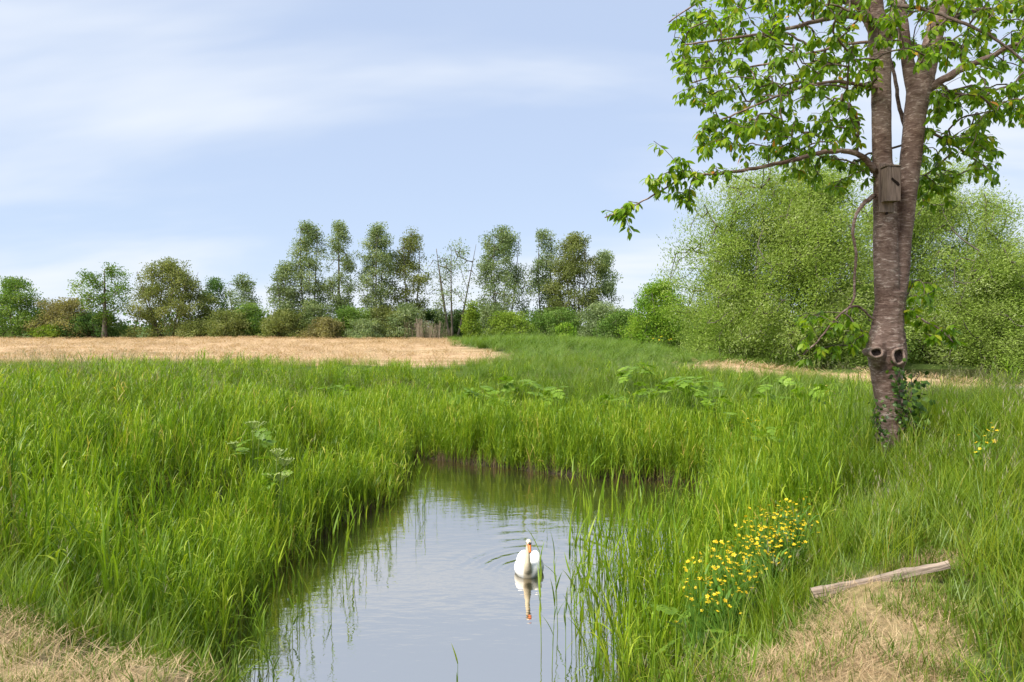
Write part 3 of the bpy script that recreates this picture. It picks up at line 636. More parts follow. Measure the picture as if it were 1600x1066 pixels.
PROFILE = {
    'oval':   lambda t: np.sin(np.pi * np.clip(t, 0, 1) ** 0.8) ** 0.65,
    'column': lambda t: 0.55 * np.sin(np.pi * np.clip(t * 0.92 + 0.06, 0, 1)) ** 0.5 + 0.45 * (1 - t) ** 0.8 * np.clip(t * 6, 0, 1),
    'dome':   lambda t: np.sqrt(np.clip(1 - t ** 2.2, 0, 1)) * (0.82 + 0.18 * np.clip(t * 5, 0, 1)),
    'cone':   lambda t: np.clip(1 - t, 0, 1) ** 0.75 * (0.6 + 0.4 * np.clip(t * 6, 0, 1)),
    'wide':   lambda t: np.sin(np.pi * np.clip(t * 0.85 + 0.1, 0, 1)) ** 0.5,
}
def tree(name, label, cat, px, top, wpx, Y, fol, prof='oval', base_py=None, cb=0.15, K=90, m=55, ln=0.24, wd=0.15, sig=0.42, stems=1, gap=0.25,
         group=None, trunk_r=0.14, droop=0.2, seedoff=0, depth=0.9, lobes=0.22, spread=0.25, shoots=False, dens=1.9):
    """px, top, wpx: where the crown stands in the photo; Y: its distance"""
    if not shoots: K = int(K * 1.5); wpx = wpx * 1.10; ln, wd, sig, gap = ln * 0.72, wd * 0.72, sig * 0.92, gap * 0.8
    x0 = (px - 800) / F * Y; z0 = H1(x0, Y) - 0.05
    hgt = CZ - (top - HOR) / F * Y - z0; rx = 0.5 * wpx / F * Y
    root = empty(name, (x0, Y, z0), label, cat, group)
    mb_t, mb_c = MB(), MB()
    # cluster centres in an uneven envelope
    nl = int(np.clip(K / 7, 12, 34)); lobe = []; mixed = 0.0 if shoots else 0.5
    for q_ in range(nl):                                   # sub-crowns of uneven size, leaving gaps and an uneven outline
        t = (q_ + rng.uniform(0.1, 0.9)) / nl * 0.94; a = rng.uniform(0, 2 * np.pi) + 2.4 * q_; pr_ = float(PROFILE[prof](np.array(t)))
        rl = rx * rng.uniform(0.26, 0.46) * (0.65 + 0.35 * pr_) * (1.25 - 0.9 * gap); rc = max(0.0, rx * pr_ - 0.72 * rl) * rng.uniform(0.55, 1.08) ** 0.7
        lobe.append((np.array([rc * math.cos(a), depth * rc * math.sin(a), hgt * (cb + (1 - cb) * t)]), rl, rng.uniform(0.75, 1.3)))
    wts = np.array([l_[1] ** 1.7 for l_ in lobe]); wts /= wts.sum(); T = []
    while len(T) < K:
        if rng.uniform() < mixed:                           # loose foliage between the sub-crowns
            t = rng.uniform(0, 0.98); a = rng.uniform(0, 2 * np.pi); r = rx * 0.9 * float(PROFILE[prof](np.array(t))) * rng.uniform(0, 1) ** 0.5 * rng.uniform(0.7, 1.1)
            T.append(np.array([r * math.cos(a), depth * r * math.sin(a), max(hgt * (cb + (1 - cb) * t) - 0.3 * sig, 0.3)])); continue
        c_, rl, fl = lobe[rng.choice(nl, p=wts)]; dv = unit(rng.normal(size=3)); q = rng.uniform(0, 1) ** 0.36
        p = c_ + dv * q * rl * np.array([1, 1, 0.85 * fl])
        if p[2] < 0.12 * sig + hgt * cb * 0.8: p[2] = hgt * cb + rng.uniform(0, 0.5) * sig + 0.1
        if p[2] > hgt - 0.2 * sig: p[2] = hgt - rng.uniform(0.2, 0.8) * sig
        T.append(p)
    T = np.array(T)
    # stems
    nodes, par = [], []
    for s_ in range(stems):
        a = 2 * np.pi * s_ / stems + rng.uniform(0, 1); sp = 0 if stems == 1 else spread
        topz = (hgt * rng.uniform(0.5, 0.62) if shoots else hgt * rng.uniform(0.82, 0.95)) if stems > 1 else hgt * 0.93
        n_ = 12; tt = np.linspace(0, 1, n_)
        lx = sp * rx * math.cos(a) * tt ** 0.8 * (2.2 if stems > 1 else 1) + rng.normal(0, 0.05 * rx) * np.sin(tt * 3)
        ly = sp * rx * depth * math.sin(a) * tt ** 0.8 * 2.0 + rng.normal(0, 0.05 * rx) * np.sin(tt * 3)
        b0 = np.array([0.12 * rx * math.cos(a) * (stems > 1), 0.12 * rx * math.sin(a) * (stems > 1), 0])
        P = np.stack([b0[0] + lx, b0[1] + ly, topz * tt], 1)
        rr_ = trunk_r * (1 if stems == 1 else 0.62) * (1 - 0.86 * tt) * (1 + 0.5 * np.exp(-tt * 18))
        v, f = sweep(P, rr_, 7); mb_t.add(v, f, (0.5, 0, 0))
        st_ = len(nodes)
        for i in range(n_):
            nodes.append(P[i]); par.append(st_ + i - 1 if i else -1)
    T = T[np.argsort(np.hypot(T[:, 0], T[:, 1]))]
    A, par, chains = grow(np.array(nodes), par, T, step=hgt * 0.07, lift=-0.10, upbias=-0.25)
    rd = radii(len(A), par, chains, 0.012 + 0.0012 * hgt, 0.42, trunk_r * 0.42)
    for ch in chains:
        if len(ch) < 2: continue
        v, f = sweep(A[ch], np.maximum(rd[ch], rd[ch[-1]]), 3); mb_t.add(v, f[:-2], (0.4, 0, 0))
    cdir = unit(T / np.array([rx, rx, hgt]) + np.array([0.25, 0, 0.15]) + 0.35 * rng.normal(size=T.shape)) if shoots else None
    leaf_cloud(mb_c, T, int(m * dens), sig * 1.12, ln * 1.2, wd * 1.2, rng.beta(2.5, 2.5, K), droop, cdir=cdir)
    mb_t.build('trunk', M['bark_far'], root, smooth=True)
    mb_c.build('crown', M['f_' + fol], root)
    return root

# far line of trees, left to right
D = 86
T_ = [
 ('leafy_tree', 'broad green leafy tree at the left end of the tree line', 'tree', 22, 437, 100, 84, 'mid', dict(prof='dome', cb=0.03, K=110, gap=0.2)),
 ('distant_tree', 'small bluish tree showing behind the broad tree at far left', 'tree', 62, 482, 34, 100, 'dark', dict(prof='dome', cb=0.05, K=30, m=45)),
 ('brown_bush', 'brownish twiggy bush left of the open layered tree', 'bush', 108, 474, 84, 84, 'brown', dict(prof='dome', cb=0.02, K=80, stems=5, trunk_r=0.08)),
 ('low_bush', 'low yellow green bush under the brownish twiggy bush', 'bush', 76, 514, 40, 82, 'lime', dict(prof='dome', cb=0.0, K=22, m=45, stems=3, trunk_r=0.05, sig=0.3)),
 ('layered_tree', 'slender tree with layered open branches and visible trunk', 'tree', 163, 414, 84, 82, 'mid', dict(prof='wide', cb=0.26, K=46, m=55, gap=0.55, sig=0.42, trunk_r=0.3, lobes=0.3)),
 ('dark_bush', 'dark green bush at the foot of the layered tree', 'bush', 152, 494, 78, 84, 'dark', dict(prof='dome', cb=0.0, K=50, stems=3, trunk_r=0.07)),
 ('olive_willow', 'big olive willow reaching to the ground left of the poplars', 'tree', 262, 408, 128, 84, 'olive', dict(prof='dome', cb=0.02, K=170, m=60, stems=5, trunk_r=0.2, droop=0.6, gap=0.12)),
 ('green_bush', 'round green bush in front of the olive willow', 'bush', 302, 503, 44, 82, 'olive', dict(prof='dome', cb=0.0, K=30, m=50, stems=3, trunk_r=0.05, sig=0.35)),
 ('loose_tree', 'dark loose tree just right of the olive willow', 'tree', 337, 436, 48, 90, 'dark', dict(prof='oval', cb=0.2, K=38, gap=0.45, stems=2)),
 ('loose_tree', 'grey green loose tree before the gap in the tree line', 'tree', 378, 430, 52, 88, 'silver', dict(prof='oval', cb=0.12, K=46, gap=0.4, stems=2)),
 ('shrub', 'pale olive shrub below the two loose trees', 'shrub', 352, 487, 52, 82, 'olive', dict(prof='dome', cb=0.0, K=40, stems=4, trunk_r=0.06)),
 ('shrub', 'dark shrub under the gap in the tree line', 'shrub', 392, 482, 52, 84, 'mid', dict(prof='dome', cb=0.0, K=45, stems=4, trunk_r=0.06)),
 ('poplar_tree', 'short silvery poplar at the left end of the tall poplars', 'tree', 443, 408, 44, 84, 'silver', dict(prof='column', cb=0.12, K=50, gap=0.4, stems=2, trunk_r=0.15)),
 ('poplar_tree', 'tallest silvery poplar with pointed top left of the pair', 'tree', 484, 347, 76, 85, 'silver', dict(prof='column', cb=0.14, K=95, gap=0.4, trunk_r=0.22, stems=2, spread=0.1)),
 ('poplar_tree', 'narrow tall poplar with bare lower trunk, second of the tall ones', 'tree', 529, 347, 54, 85, 'silver', dict(prof='column', cb=0.22, K=64, gap=0.42, trunk_r=0.24)),
 ('poplar_tree', 'dense round headed poplar in the middle of the tall row', 'tree', 590, 350, 66, 85, 'silver', dict(prof='oval', cb=0.2, K=100, gap=0.25, trunk_r=0.22, stems=3, spread=0.12)),
 ('poplar_tree', 'olive grey poplar with loose top right of the dense one', 'tree', 641, 354, 66, 86, 'olive', dict(prof='oval', cb=0.14, K=80, gap=0.4, trunk_r=0.22, stems=2, spread=0.14)),
 ('sparse_tree', 'sparse half bare tree with three forked stems', 'tree', 708, 374, 84, 85, 'silver', dict(prof='wide', cb=0.22, K=46, m=26, gap=0.5, trunk_r=0.24, stems=4, sig=0.5, spread=0.3)),
 ('poplar_tree', 'broad silver green poplar right of the half bare tree', 'tree', 786, 355, 100, 85, 'silver', dict(prof='dome', cb=0.12, K=150, m=55, gap=0.25, trunk_r=0.2, stems=3, spread=0.16)),
 ('poplar_tree', 'narrow grey green poplar between two broad crowns', 'tree', 852, 358, 52, 87, 'silver', dict(prof='column', cb=0.14, K=70, gap=0.3, trunk_r=0.2, stems=2, spread=0.1)),
 ('olive_tree_crown', 'broad olive brown crown in the right part of the tree line', 'tree', 900, 364, 94, 85, 'olive', dict(prof='dome', cb=0.06, K=170, m=58, gap=0.12, trunk_r=0.2, stems=4, droop=0.5, spread=0.16)),
 ('poplar_tree', 'loose silvery poplar at the right end of the tree line', 'tree', 945, 392, 52, 86, 'silver', dict(prof='oval', cb=0.12, K=60, gap=0.4, stems=2)),
 ('shrub', 'olive shrub below the short poplar', 'shrub', 446, 492, 62, 82, 'olive', dict(prof='dome', cb=0.0, K=56, stems=5, trunk_r=0.06)),
 ('shrub', 'grey willow shrub below the tallest poplar', 'shrub', 490, 474, 62, 84, 'silver', dict(prof='dome', cb=0.0, K=60, stems=5, trunk_r=0.06)),
 ('shrub', 'brownish low shrub at the field edge under the poplars', 'shrub', 505, 503, 52, 80.5, 'brown', dict(prof='dome', cb=0.0, K=34, stems=4, trunk_r=0.05, sig=0.35)),
 ('shrub', 'dark green shrub below the narrow tall poplar', 'shrub', 545, 486, 66, 83, 'mid', dict(prof='dome', cb=0.0, K=60, stems=5, trunk_r=0.06)),
 ('shrub', 'light green low shrub at the field edge below the dense poplar', 'shrub', 572, 506, 44, 80.5, 'silver', dict(prof='dome', cb=0.0, K=30, stems=4, trunk_r=0.05, sig=0.35)),
 ('shrub', 'wide olive shrub below the dense round headed poplar', 'shrub', 600, 484, 74, 84, 'olive', dict(prof='dome', cb=0.0, K=64, stems=5, trunk_r=0.06)),
 ('shrub', 'silver willow shrub beside the dry reeds', 'shrub', 636, 480, 56, 83, 'silver', dict(prof='dome', cb=0.0, K=54, stems=5, trunk_r=0.06)),
 ('hedge_bush', 'dark hedge bush behind the dry reeds', 'bush', 676, 490, 74, 90, 'dark', dict(prof='dome', cb=0.0, K=60, stems=4, trunk_r=0.06)),
 ('hedge_bush', 'dark round bush below the half bare tree', 'bush', 716, 493, 44, 87, 'dark', dict(prof='dome', cb=0.0, K=40, stems=3, trunk_r=0.06)),
 ('young_tree', 'small pointed yellow green tree on the mound', 'tree', 738, 470, 38, 66, 'lime', dict(prof='cone', cb=0.02, K=46, m=46, sig=0.26, gap=0.1, trunk_r=0.06, ln=0.18, wd=0.12)),
 ('round_bush', 'bright yellow green round bush right of the small pointed tree', 'bush', 800, 490, 86, 66, 'lime', dict(prof='dome', cb=0.0, K=80, m=50, stems=5, sig=0.3, trunk_r=0.05, gap=0.05, ln=0.18, wd=0.12)),
 ('shrub', 'grey green shrub below the broad silver poplar', 'shrub', 770, 486, 60, 84, 'silver', dict(prof='dome', cb=0.0, K=44, stems=4, trunk_r=0.06)),
 ('shrub', 'dark shrub at the foot of the olive brown crown', 'shrub', 868, 488, 80, 82, 'mid', dict(prof='dome', cb=0.0, K=60, stems=4, trunk_r=0.06)),
 ('shrub', 'small bright shrub at the mound edge below the olive crown', 'shrub', 886, 508, 36, 72, 'bright', dict(prof='dome', cb=0.0, K=26, m=45, stems=3, trunk_r=0.05, sig=0.28)),
 ('shrub', 'silver green shrub right of the olive brown crown', 'shrub', 945, 480, 66, 78, 'silver', dict(prof='dome', cb=0.0, K=60, stems=4, trunk_r=0.06)),
 ('shrub', 'wide dark shrub on the bank left of the round green tree', 'shrub', 978, 488, 84, 64, 'mid', dict(prof='dome', cb=0.0, K=80, stems=5, trunk_r=0.06, ln=0.2, wd=0.12, sig=0.34)),
 ('round_tree', 'low round green tree left of the large willow', 'tree', 1030, 442, 118, 58, 'bright', dict(prof='dome', cb=0.02, K=170, m=55, stems=5, trunk_r=0.12, ln=0.19, wd=0.11, sig=0.34, gap=0.1)),
]
for (nm, lb, ct, px, top, wp, Y, fo, kw) in T_:
    if ct in ('shrub', 'bush') and Y > 75: wp, top, kw = wp * 1.3, top - 3, {**kw, 'K': int(kw['K'] * 1.35)}
    tree(nm, lb, ct, px, top, wp, Y, fo, group='trees and shrubs beyond the field', **kw)
# large willows on the right, nearer
WL = dict(shoots=True, dens=3.2, prof='dome', ln=0.13, wd=0.042, sig=0.36, droop=0.1, gap=0.0, trunk_r=0.13, stems=7, spread=0.3, lobes=0.24)
tree('large_willow', 'large light green willow filling the space left of the cherry trunk', 'tree', 1215, 268, 350, 38, 'willow', K=900, m=75, cb=0.0, group='willows behind the cherry tree', **WL)
tree('large_willow', 'darker green willow behind the cherry trunk on the right', 'tree', 1460, 262, 310, 42, 'willow', K=700, m=75, cb=0.02, group='willows behind the cherry tree', **{**WL, 'gap': 0.12})
tree('low_willow', 'low drooping willow over the lake at the right edge', 'tree', 1570, 436, 230, 39.5, 'willow', K=360, m=75, cb=0.0, group='willows behind the cherry tree', **{**WL, 'droop': 0.6})
tree('bank_shrub', 'green shrub under the large willow at the straw clearing', 'shrub', 1140, 470, 150, 42, 'mid', prof='dome', cb=0.0, K=120, m=60, ln=0.16, wd=0.08, sig=0.3, stems=6, trunk_r=0.06, group='willows behind the cherry tree')
tree('bank_shrub', 'dark shrub in the shade between the two large willows', 'shrub', 1335, 440, 170, 40, 'mid', prof='dome', cb=0.0, K=150, m=60, ln=0.16, wd=0.07, sig=0.3, stems=6, trunk_r=0.06, group='willows behind the cherry tree')
# woodland beyond everything, closing the horizon
fw = MB(); n = 420
cx = rng.uniform(-260, 260, n); cy = rng.uniform(150, 200, n); cz = rng.uniform(0, 5.0, n) * (0.7 + 0.3 * snoise(cx, cy, 0.05, 90))
leaf_cloud(fw, np.stack([cx, cy, cz], 1), 40, 1.7, 1.0, 0.8, rng.uniform(0, 1, n), 0.2)
tag(fw.build('distant_woodland', M['f_dark']), 'low dark distant woodland behind the tree line', 'woodland', kind='stuff')

# ------------------------------------------------------------------ cherry tree
CY = 8.5
def cp(pts, dy=0.0):
    """(px, py, width_px[, depth offset]) -> points and radii at the cherry's distance"""
    P, r = [], []
    for q in pts:
        Y = CY + dy + (q[3] if len(q) > 3 else 0); P.append(at(q[0], q[1], Y)); r.append(0.43 * q[2] / F * Y)
    return np.array(P), np.array(r)
cherry = empty('cherry_tree', TREE, 'twin stemmed cherry tree with nest box on the right bank', 'tree')
tb = MB()
def limb_mesh(mb, pts, sides=14, m=6, wob=0.02):
    P, r = cp(pts); S = spline(np.column_stack([P, r]), m); v, f = sweep(S[:, :3], S[:, 3], sides, wob); mb.add(v, f, (0, 0, 0)); return S
limb_mesh(tb, [(1408, 745, 66), (1402, 700, 52), (1398, 660, 48), (1388, 610, 50), (1385, 575, 56), (1385, 545, 66), (1387, 510, 54), (1390, 478, 50), (1394, 455, 46)])
sL = limb_mesh(tb, [(1388, 500, 42), (1386, 450, 42), (1384, 400, 42), (1383, 340, 40), (1381, 290, 36), (1378, 230, 33), (1377, 160, 33), (1376, 100, 35), (1374, 60, 38), (1368, 20, 30), (1362, -40, 26), (1352, -140, 20), (1348, -240, 12)])
sR = limb_mesh(tb, [(1392, 500, 40), (1402, 460, 32), (1409, 420, 27), (1412, 370, 28), (1416, 310, 34), (1424, 240, 36), (1430, 180, 37), (1437, 140, 42), (1447, 105, 36), (1458, 60, 31), (1470, 10, 29), (1478, -60, 25), (1490, -160, 18), (1496, -250, 10)])
limb_mesh(tb, [(1432, 150, 30), (1422, 115, 24), (1416, 80, 20), (1412, 40, 17), (1404, -30, 14), (1400, -120, 9)], 10)
limb_mesh(tb, [(1376, 70, 24), (1360, 35, 22), (1345, 12, 18), (1318, -20, 15), (1290, -70, 11)], 10)
limb_mesh(tb, [(1378, 75, 22), (1392, 40, 22), (1402, 5, 18), (1412, -60, 12)], 10)
for bx, by, br in ((1371, 552, 20), (1403, 556, 22)):       # swollen rims of the old cuts
    S = [(bx + (6 if bx < 1385 else -6), by - 34, br * 0.9, -0.05), (bx + (2 if bx < 1385 else -2), by - 10, br * 1.35, -0.12), (bx, by + 6, br * 1.35, -0.125), (bx + (4 if bx < 1385 else -3), by + 24, br * 0.8, -0.06)]
    limb_mesh(tb, S, 12)
me0 = tb.mesh('trunk', M['bark'])
tmp = bpy.data.objects.new('trunk_build', me0); C.objects.link(tmp)
def remeshed(o, vox, smooth_it, name, mat):
    r = o.modifiers.new('r', 'REMESH'); r.mode = 'VOXEL'; r.voxel_size = vox; r.use_smooth_shade = True
    s = o.modifiers.new('s', 'SMOOTH'); s.iterations = smooth_it; s.factor = 0.5
    dg = bpy.context.evaluated_depsgraph_get(); me = bpy.data.meshes.new_from_object(o.evaluated_get(dg)); me.name = name
    me.materials.clear(); me.materials.append(mat); bpy.data.objects.remove(o)
    me.polygons.foreach_set('use_smooth', [True] * len(me.polygons)); return me
tme = remeshed(tmp, 0.012, 3, 'trunk', M['bark'])
trunk = obj('trunk', tme, cherry); trunk.matrix_parent_inverse = Matrix.Translation(-Vector(TREE))
def child(name, me, par=None):
    """a part given in world coordinates"""
    o = obj(name, me, cherry if par is None else par)
    o.matrix_parent_inverse = Matrix.Translation(-Vector(TREE)) if par is None else Matrix.Translation(-Vector(par.location))
    return o
# pruning scars: ring and weathered core
core_m = plain('weathered_heartwood', (0.045, 0.032, 0.028), 0.9, 0.1, 0.3, 40, 0.6)
ring_m = plain('callus_rim', (0.27, 0.19, 0.155), 0.75, 0.2, 0.25, 30, 0.3)
for bx, by, w_, h_, tilt_ in ((1369, 551, 17, 15, -0.35), (1404, 557, 17, 25, 0.25)):
    c0 = at(bx, by, CY - 0.262 if bx > 1385 else CY - 0.256); a_ = np.linspace(0, 2 * np.pi, 25)[:-1]
    rx_, rz_ = w_ / 2 / F * CY, h_ / 2 / F * CY
    ring = np.stack([rx_ * np.cos(a_), 0.012 * np.sin(3 * a_) + 0.35 * tilt_ * rx_ * np.cos(a_), rz_ * np.sin(a_)], 1) * (1 + 0.06 * np.sin(2 * a_ + 1))[:, None]
    mb = MB()
    Pn = np.vstack([ring, ring[:2]]); v, f = sweep(c0 + Pn, 0.016, 8); mb.add(v, f[:-2]); so_ = child('pruning_scar', mb.mesh('pruning_scar', ring_m, True))
    mc = MB(); cv = [c0 + np.array([0, 0.03, 0])] + [c0 + p * 0.98 + np.array([0, 0.018, 0]) for p in ring]; mc.add(cv, [(0, 1 + (k + 1) % 24, 1 + k) for k in range(24)])
    # plug behind so that the scar sits in a stub of wood
    mc2 = [c0 + p * 1.08 + np.array([0, 0.01, 0]) for p in ring] + [c0 + p * 0.9 + np.array([0, 0.2, 0]) for p in ring]
    mb2 = MB(); mb2.add(mc2, [(k, (k + 1) % 24, 24 + (k + 1) % 24, 24 + k) for k in range(24)])
    obj('scar_stub', mb2.mesh('scar_stub', M['bark'], True), so_)
    obj('scar_core', mc.mesh('scar_core', core_m), so_)

# limbs of the crown; the fourth number is the depth offset
LIMBS = [
 [(1366, 268, 13, -0.05), (1350, 247, 11, -0.1), (1325, 237, 9.5, -0.2), (1285, 238, 8.5, -0.3), (1240, 250, 7.5, -0.4), (1180, 263, 6.5, -0.55), (1120, 272, 5, -0.65), (1070, 277, 4, -0.75), (1035, 297, 3.2, -0.8), (990, 322, 2.6, -0.85), (945, 340, 2, -0.9)],
 [(1366, 306, 9, -0.05), (1350, 318, 8, -0.15), (1337, 338, 6, -0.2), (1333, 365, 5.5, -0.22), (1338, 400, 5, -0.22), (1335, 430, 4.5, -0.2), (1334, 465, 4.5, -0.2), (1322, 490, 3.5, -0.2)],
 [(1366, 500, 4, -0.1), (1335, 478, 4, -0.25), (1305, 500, 3.5, -0.4), (1280, 530, 3, -0.5), (1255, 555, 2.4, -0.55)],
 [(1408, 480, 4, 0.1), (1440, 500, 3.5, -0.1), (1465, 512, 3, -0.15), (1490, 535, 2.2, -0.2)],
 [(1374, 138, 8, -0.05), (1345, 133, 7, -0.1), (1300, 128, 6, -0.1), (1240, 140, 5, -0.2), (1180, 165, 4, -0.3), (1120, 190, 3, -0.4)],
 [(1374, 66, 6, 0.05), (1330, 68, 5.5, 0.2), (1280, 80, 5, 0.4), (1220, 95, 4, 0.6), (1150, 110, 3, 0.8), (1080, 130, 2.5, 0.9)],
 [(1360, 30, 14, -0.1), (1320, 24, 11, -0.3), (1270, 35, 8, -0.55), (1210, 50, 6, -0.8), (1140, 60, 4.5, -1.0), (1070, 70, 3, -1.1)],
 [(1345, 12, 12, 0.1), (1290, -8, 9, 0.3), (1220, -20, 7, 0.5), (1150, -15, 5, 0.6), (1090, 5, 3.5, 0.7), (1045, 35, 2.5, 0.8)],
 [(1448, 140, 16, -0.05), (1475, 124, 14, -0.15), (1510, 104, 12, -0.25), (1545, 90, 10, -0.35), (1580, 72, 8, -0.45), (1640, 60, 6, -0.55), (1720, 80, 4, -0.6)],
 [(1395, 8, 8, -0.3), (1440, 14, 7, -0.7), (1490, 30, 6, -1.0), (1545, 55, 5, -1.2), (1595, 92, 4, -1.3), (1640, 140, 3, -1.35)],
 [(1464, 40, 10, 0.1), (1510, 20, 9, 0.4), (1560, 15, 7, 0.7), (1640, 30, 5, 0.9), (1720, 60, 3, 1.0)],
 [(1430, 200, 6, 0.15), (1470, 215, 5, 0.4), (1510, 240, 4, 0.6), (1550, 270, 3, 0.8)],
 [(1424, 222, 9, 0.1), (1406, 170, 7, 0.3), (1396, 110, 6, 0.5), (1380, 70, 5, 0.7)],
 [(1478, -60, 12, 0), (1530, -110, 9, -0.3), (1600, -130, 6, -0.5)],
 [(1352, -140, 10, 0), (1280, -160, 8, 0.2), (1190, -150, 6, 0.3), (1110, -110, 4, 0.3)],
]
nodes, par = [], []
for k, Lb in enumerate(LIMBS):
    P, r = cp(Lb); S = spline(np.column_stack([P, r]), 6)
    S[:, :3] += rng.normal(0, 0.003, (len(S), 3)); v, f = sweep(S[:, :3], S[:, 3], 8, 0.06); mb = MB(); mb.add(v, f)
    child('limb', mb.mesh('limb', M['bark'] if k not in (9,) else M['twig'], True))
    st_ = len(nodes)
    for i in range(len(S)):
        nodes.append(S[i, :3]); par.append(st_ + i - 1 if i else -1)
for S in (sL, sR):
    st_ = len(nodes)
    for i in range(len(S) // 2, len(S)): nodes.append(S[i, :3]); par.append(st_ + (i - len(S) // 2) - 1 if i > len(S) // 2 else -1)
# leaf clusters fill the crown: photo polygons with depth ranges
def inpoly(p, poly):
    c = False; n = len(poly)
    for i in range(n):
        a, b = poly[i], poly[(i + 1) % n]
        if (a[1] > p[1]) != (b[1] > p[1]) and p[0] < (b[0] - a[0]) * (p[1] - a[1]) / (b[1] - a[1]) + a[0]: c = not c
    return c
CROWN = [  # polygon, number of clusters, depth range about the trunk
 ([(1085, 0), (1380, -10), (1380, 130), (1300, 190), (1180, 215), (1110, 190), (1075, 150), (1060, 90), (1065, 40)], 215, (-1.7, 1.7)),
 ([(1380, -10), (1740, -10), (1730, 160), (1560, 140), (1480, 110), (1380, 110)], 165, (-1.6, 1.6)),
 ([(1040, 30), (1100, 10), (1110, 60), (1065, 70), (1050, 100), (1090, 90), (1075, 150), (1055, 150), (1110, 130), (1055, 170)], 22, (-0.9, 0.9)),
 ([(1100, 190), (1200, 200), (1330, 170), (1360, 225), (1290, 235), (1220, 245), (1140, 255), (1090, 255), (1080, 225)], 62, (-1.2, 0.9)),
 ([(1440, 140), (1600, 140), (1640, 200), (1590, 205), (1560, 190), (1560, 290), (1530, 290), (1490, 230), (1450, 220)], 85, (-0.6, 1.3)),
 ([(1200, 240), (1365, 240), (1365, 290), (1310, 305), (1230, 285)], 34, (-0.2, 1.4)),
 ([(1430, 220), (1500, 250), (1490, 340), (1430, 330)], 26, (0.2, 1.2)),
 ([(1040, 265), (1130, 262), (1180, 262), (1100, 300), (1075, 330), (1045, 318), (1030, 300)], 15, (-0.9, -0.4)),
 ([(935, 330), (990, 318), (1010, 335), (960, 355), (945, 350)], 8, (-1.0, -0.7)),
 ([(1000, 295), (1060, 250), (1080, 260), (1030, 310)], 9, (-0.95, -0.65)),
 ([(985, 368), (992, 368), (992, 376), (985, 376)], 1, (-0.9, -0.85)),
 ([(1014, 226), (1024, 226), (1024, 234), (1014, 234)], 1, (-0.9, -0.85)),
 ([(1245, 500), (1290, 490), (1360, 475), (1365, 520), (1320, 560), (1250, 570)], 26, (-0.7, 0.3)),
 ([(1410, 430), (1450, 440), (1490, 500), (1500, 545), (1440, 530), (1415, 500)], 20, (-0.4, 0.4)),
 ([(1040, -10), (1640, -10), (1620, -180), (1480, -330), (1340, -340), (1150, -220)], 230, (-2.0, 2.0)),
]
T = []
for poly, n, (d0, d1) in CROWN:
    P_ = np.array(poly); k = 0; n = int(n * (1.75 if n > 50 else 1.6)) if n > 1 else n
    while k < n:
        q = (rng.uniform(P_[:, 0].min(), P_[:, 0].max()), rng.uniform(P_[:, 1].min(), P_[:, 1].max()))
        if inpoly(q, poly): T.append(at(q[0], q[1] - 6, CY + rng.uniform(d0, d1))); k += 1
T = np.array(T); T = T[np.argsort(np.linalg.norm(T - at(1400, 80, CY), axis=1))]
A, par, chains = grow(np.array(nodes), par, T, 0.10, lift=0.09, upbias=0.35)
rd = radii(len(A), par, chains, 0.0032, 0.40, 0.018)
tw = MB()
for ch in chains:
    r_ = np.maximum(rd[ch], 0.0026); r_[0] = min(r_[0], r_[1] * 1.3)
    v, f = sweep(A[ch], r_, 5); tw.add(v, f[:-2])
child('twigs', tw.mesh('twigs', M['twig'], True))

def leaf_shape(wr=0.46, fold=0.10, curl=0.16):
    """one leaf along +x, folded on its midrib and curling down to a drawn-out tip"""
    xs_ = [0.0, 0.22, 0.5, 0.78, 1.0]; ws_ = [0, 0.72, 1.0, 0.60, 0]
    V = [(0, 0, 0)]; 
    for x_, w_ in zip(xs_[1:4], ws_[1:4]):
        z_ = -curl * x_ ** 2
        V += [(x_, wr / 2 * w_, z_ + fold * w_ * 0.5), (x_, 0, z_), (x_, -wr / 2 * w_, z_ + fold * w_ * 0.5)]
    V.append((1.0, 0, -curl * 1.15))
    Fc = [(0, 2, 1), (0, 3, 2)]
    for k in (1, 4): Fc += [(k, k + 1, k + 4, k + 3), (k + 1, k + 2, k + 5, k + 4)]
    Fc += [(7, 8, 10), (8, 9, 10)]
    return np.array(V), Fc
LV, LF = leaf_shape()
def leaf_frames(tips, dirs, nmin=7, nmax=11, size=(0.08, 0.125)):
    """drooping whorls of leaves at the spur tips -> 4x4 matrices"""
    out_ = []
    for c, dr in zip(tips, dirs):
        k = rng.integers(nmin, nmax + 1); a0 = rng.uniform(0, 6.28)
        for j in range(k):
            a = a0 + j * 2.4 + rng.normal(0, 0.3); dn = -rng.uniform(0.15, 1.35)
            x_ = np.array([math.cos(a) * math.cos(dn), math.sin(a) * math.cos(dn), math.sin(dn)])
            x_ = unit(x_ + 0.25 * dr)
            n_ = np.array([0, 0, 1.0]) + 0.35 * rng.normal(size=3); y_ = unit(np.cross(n_, x_)); z_ = np.cross(x_, y_)
            s = rng.uniform(*size); back = rng.uniform(0, 0.14)
            o_ = c - dr * back + x_ * 0.025
            m_ = np.eye(4); m_[:3, 0] = x_ * s; m_[:3, 1] = y_ * s; m_[:3, 2] = z_ * s; m_[:3, 3] = o_; out_.append(m_)
    return out_
tips = [A[ch[-1]] for ch in chains]; dirs = [unit(A[ch[-1]] - A[ch[-2]]) for ch in chains]
mats = leaf_frames(tips, dirs)
O = np.array([m_[:3, 3] for m_ in mats]); ppx = 800 + O[:, 0] / O[:, 1] * F; ppy = HOR - (O[:, 2] - CZ) / O[:, 1] * F
score = np.where((ppx < 1125) | (ppy > 420), 0.0, 1.0) * 3 + O[:, 1] * 0.6 + np.where((ppx > 1610) | (ppy < -5), 10, 0)
order = np.argsort(score); single = set(order[:300].tolist())
leaf_meshes = []
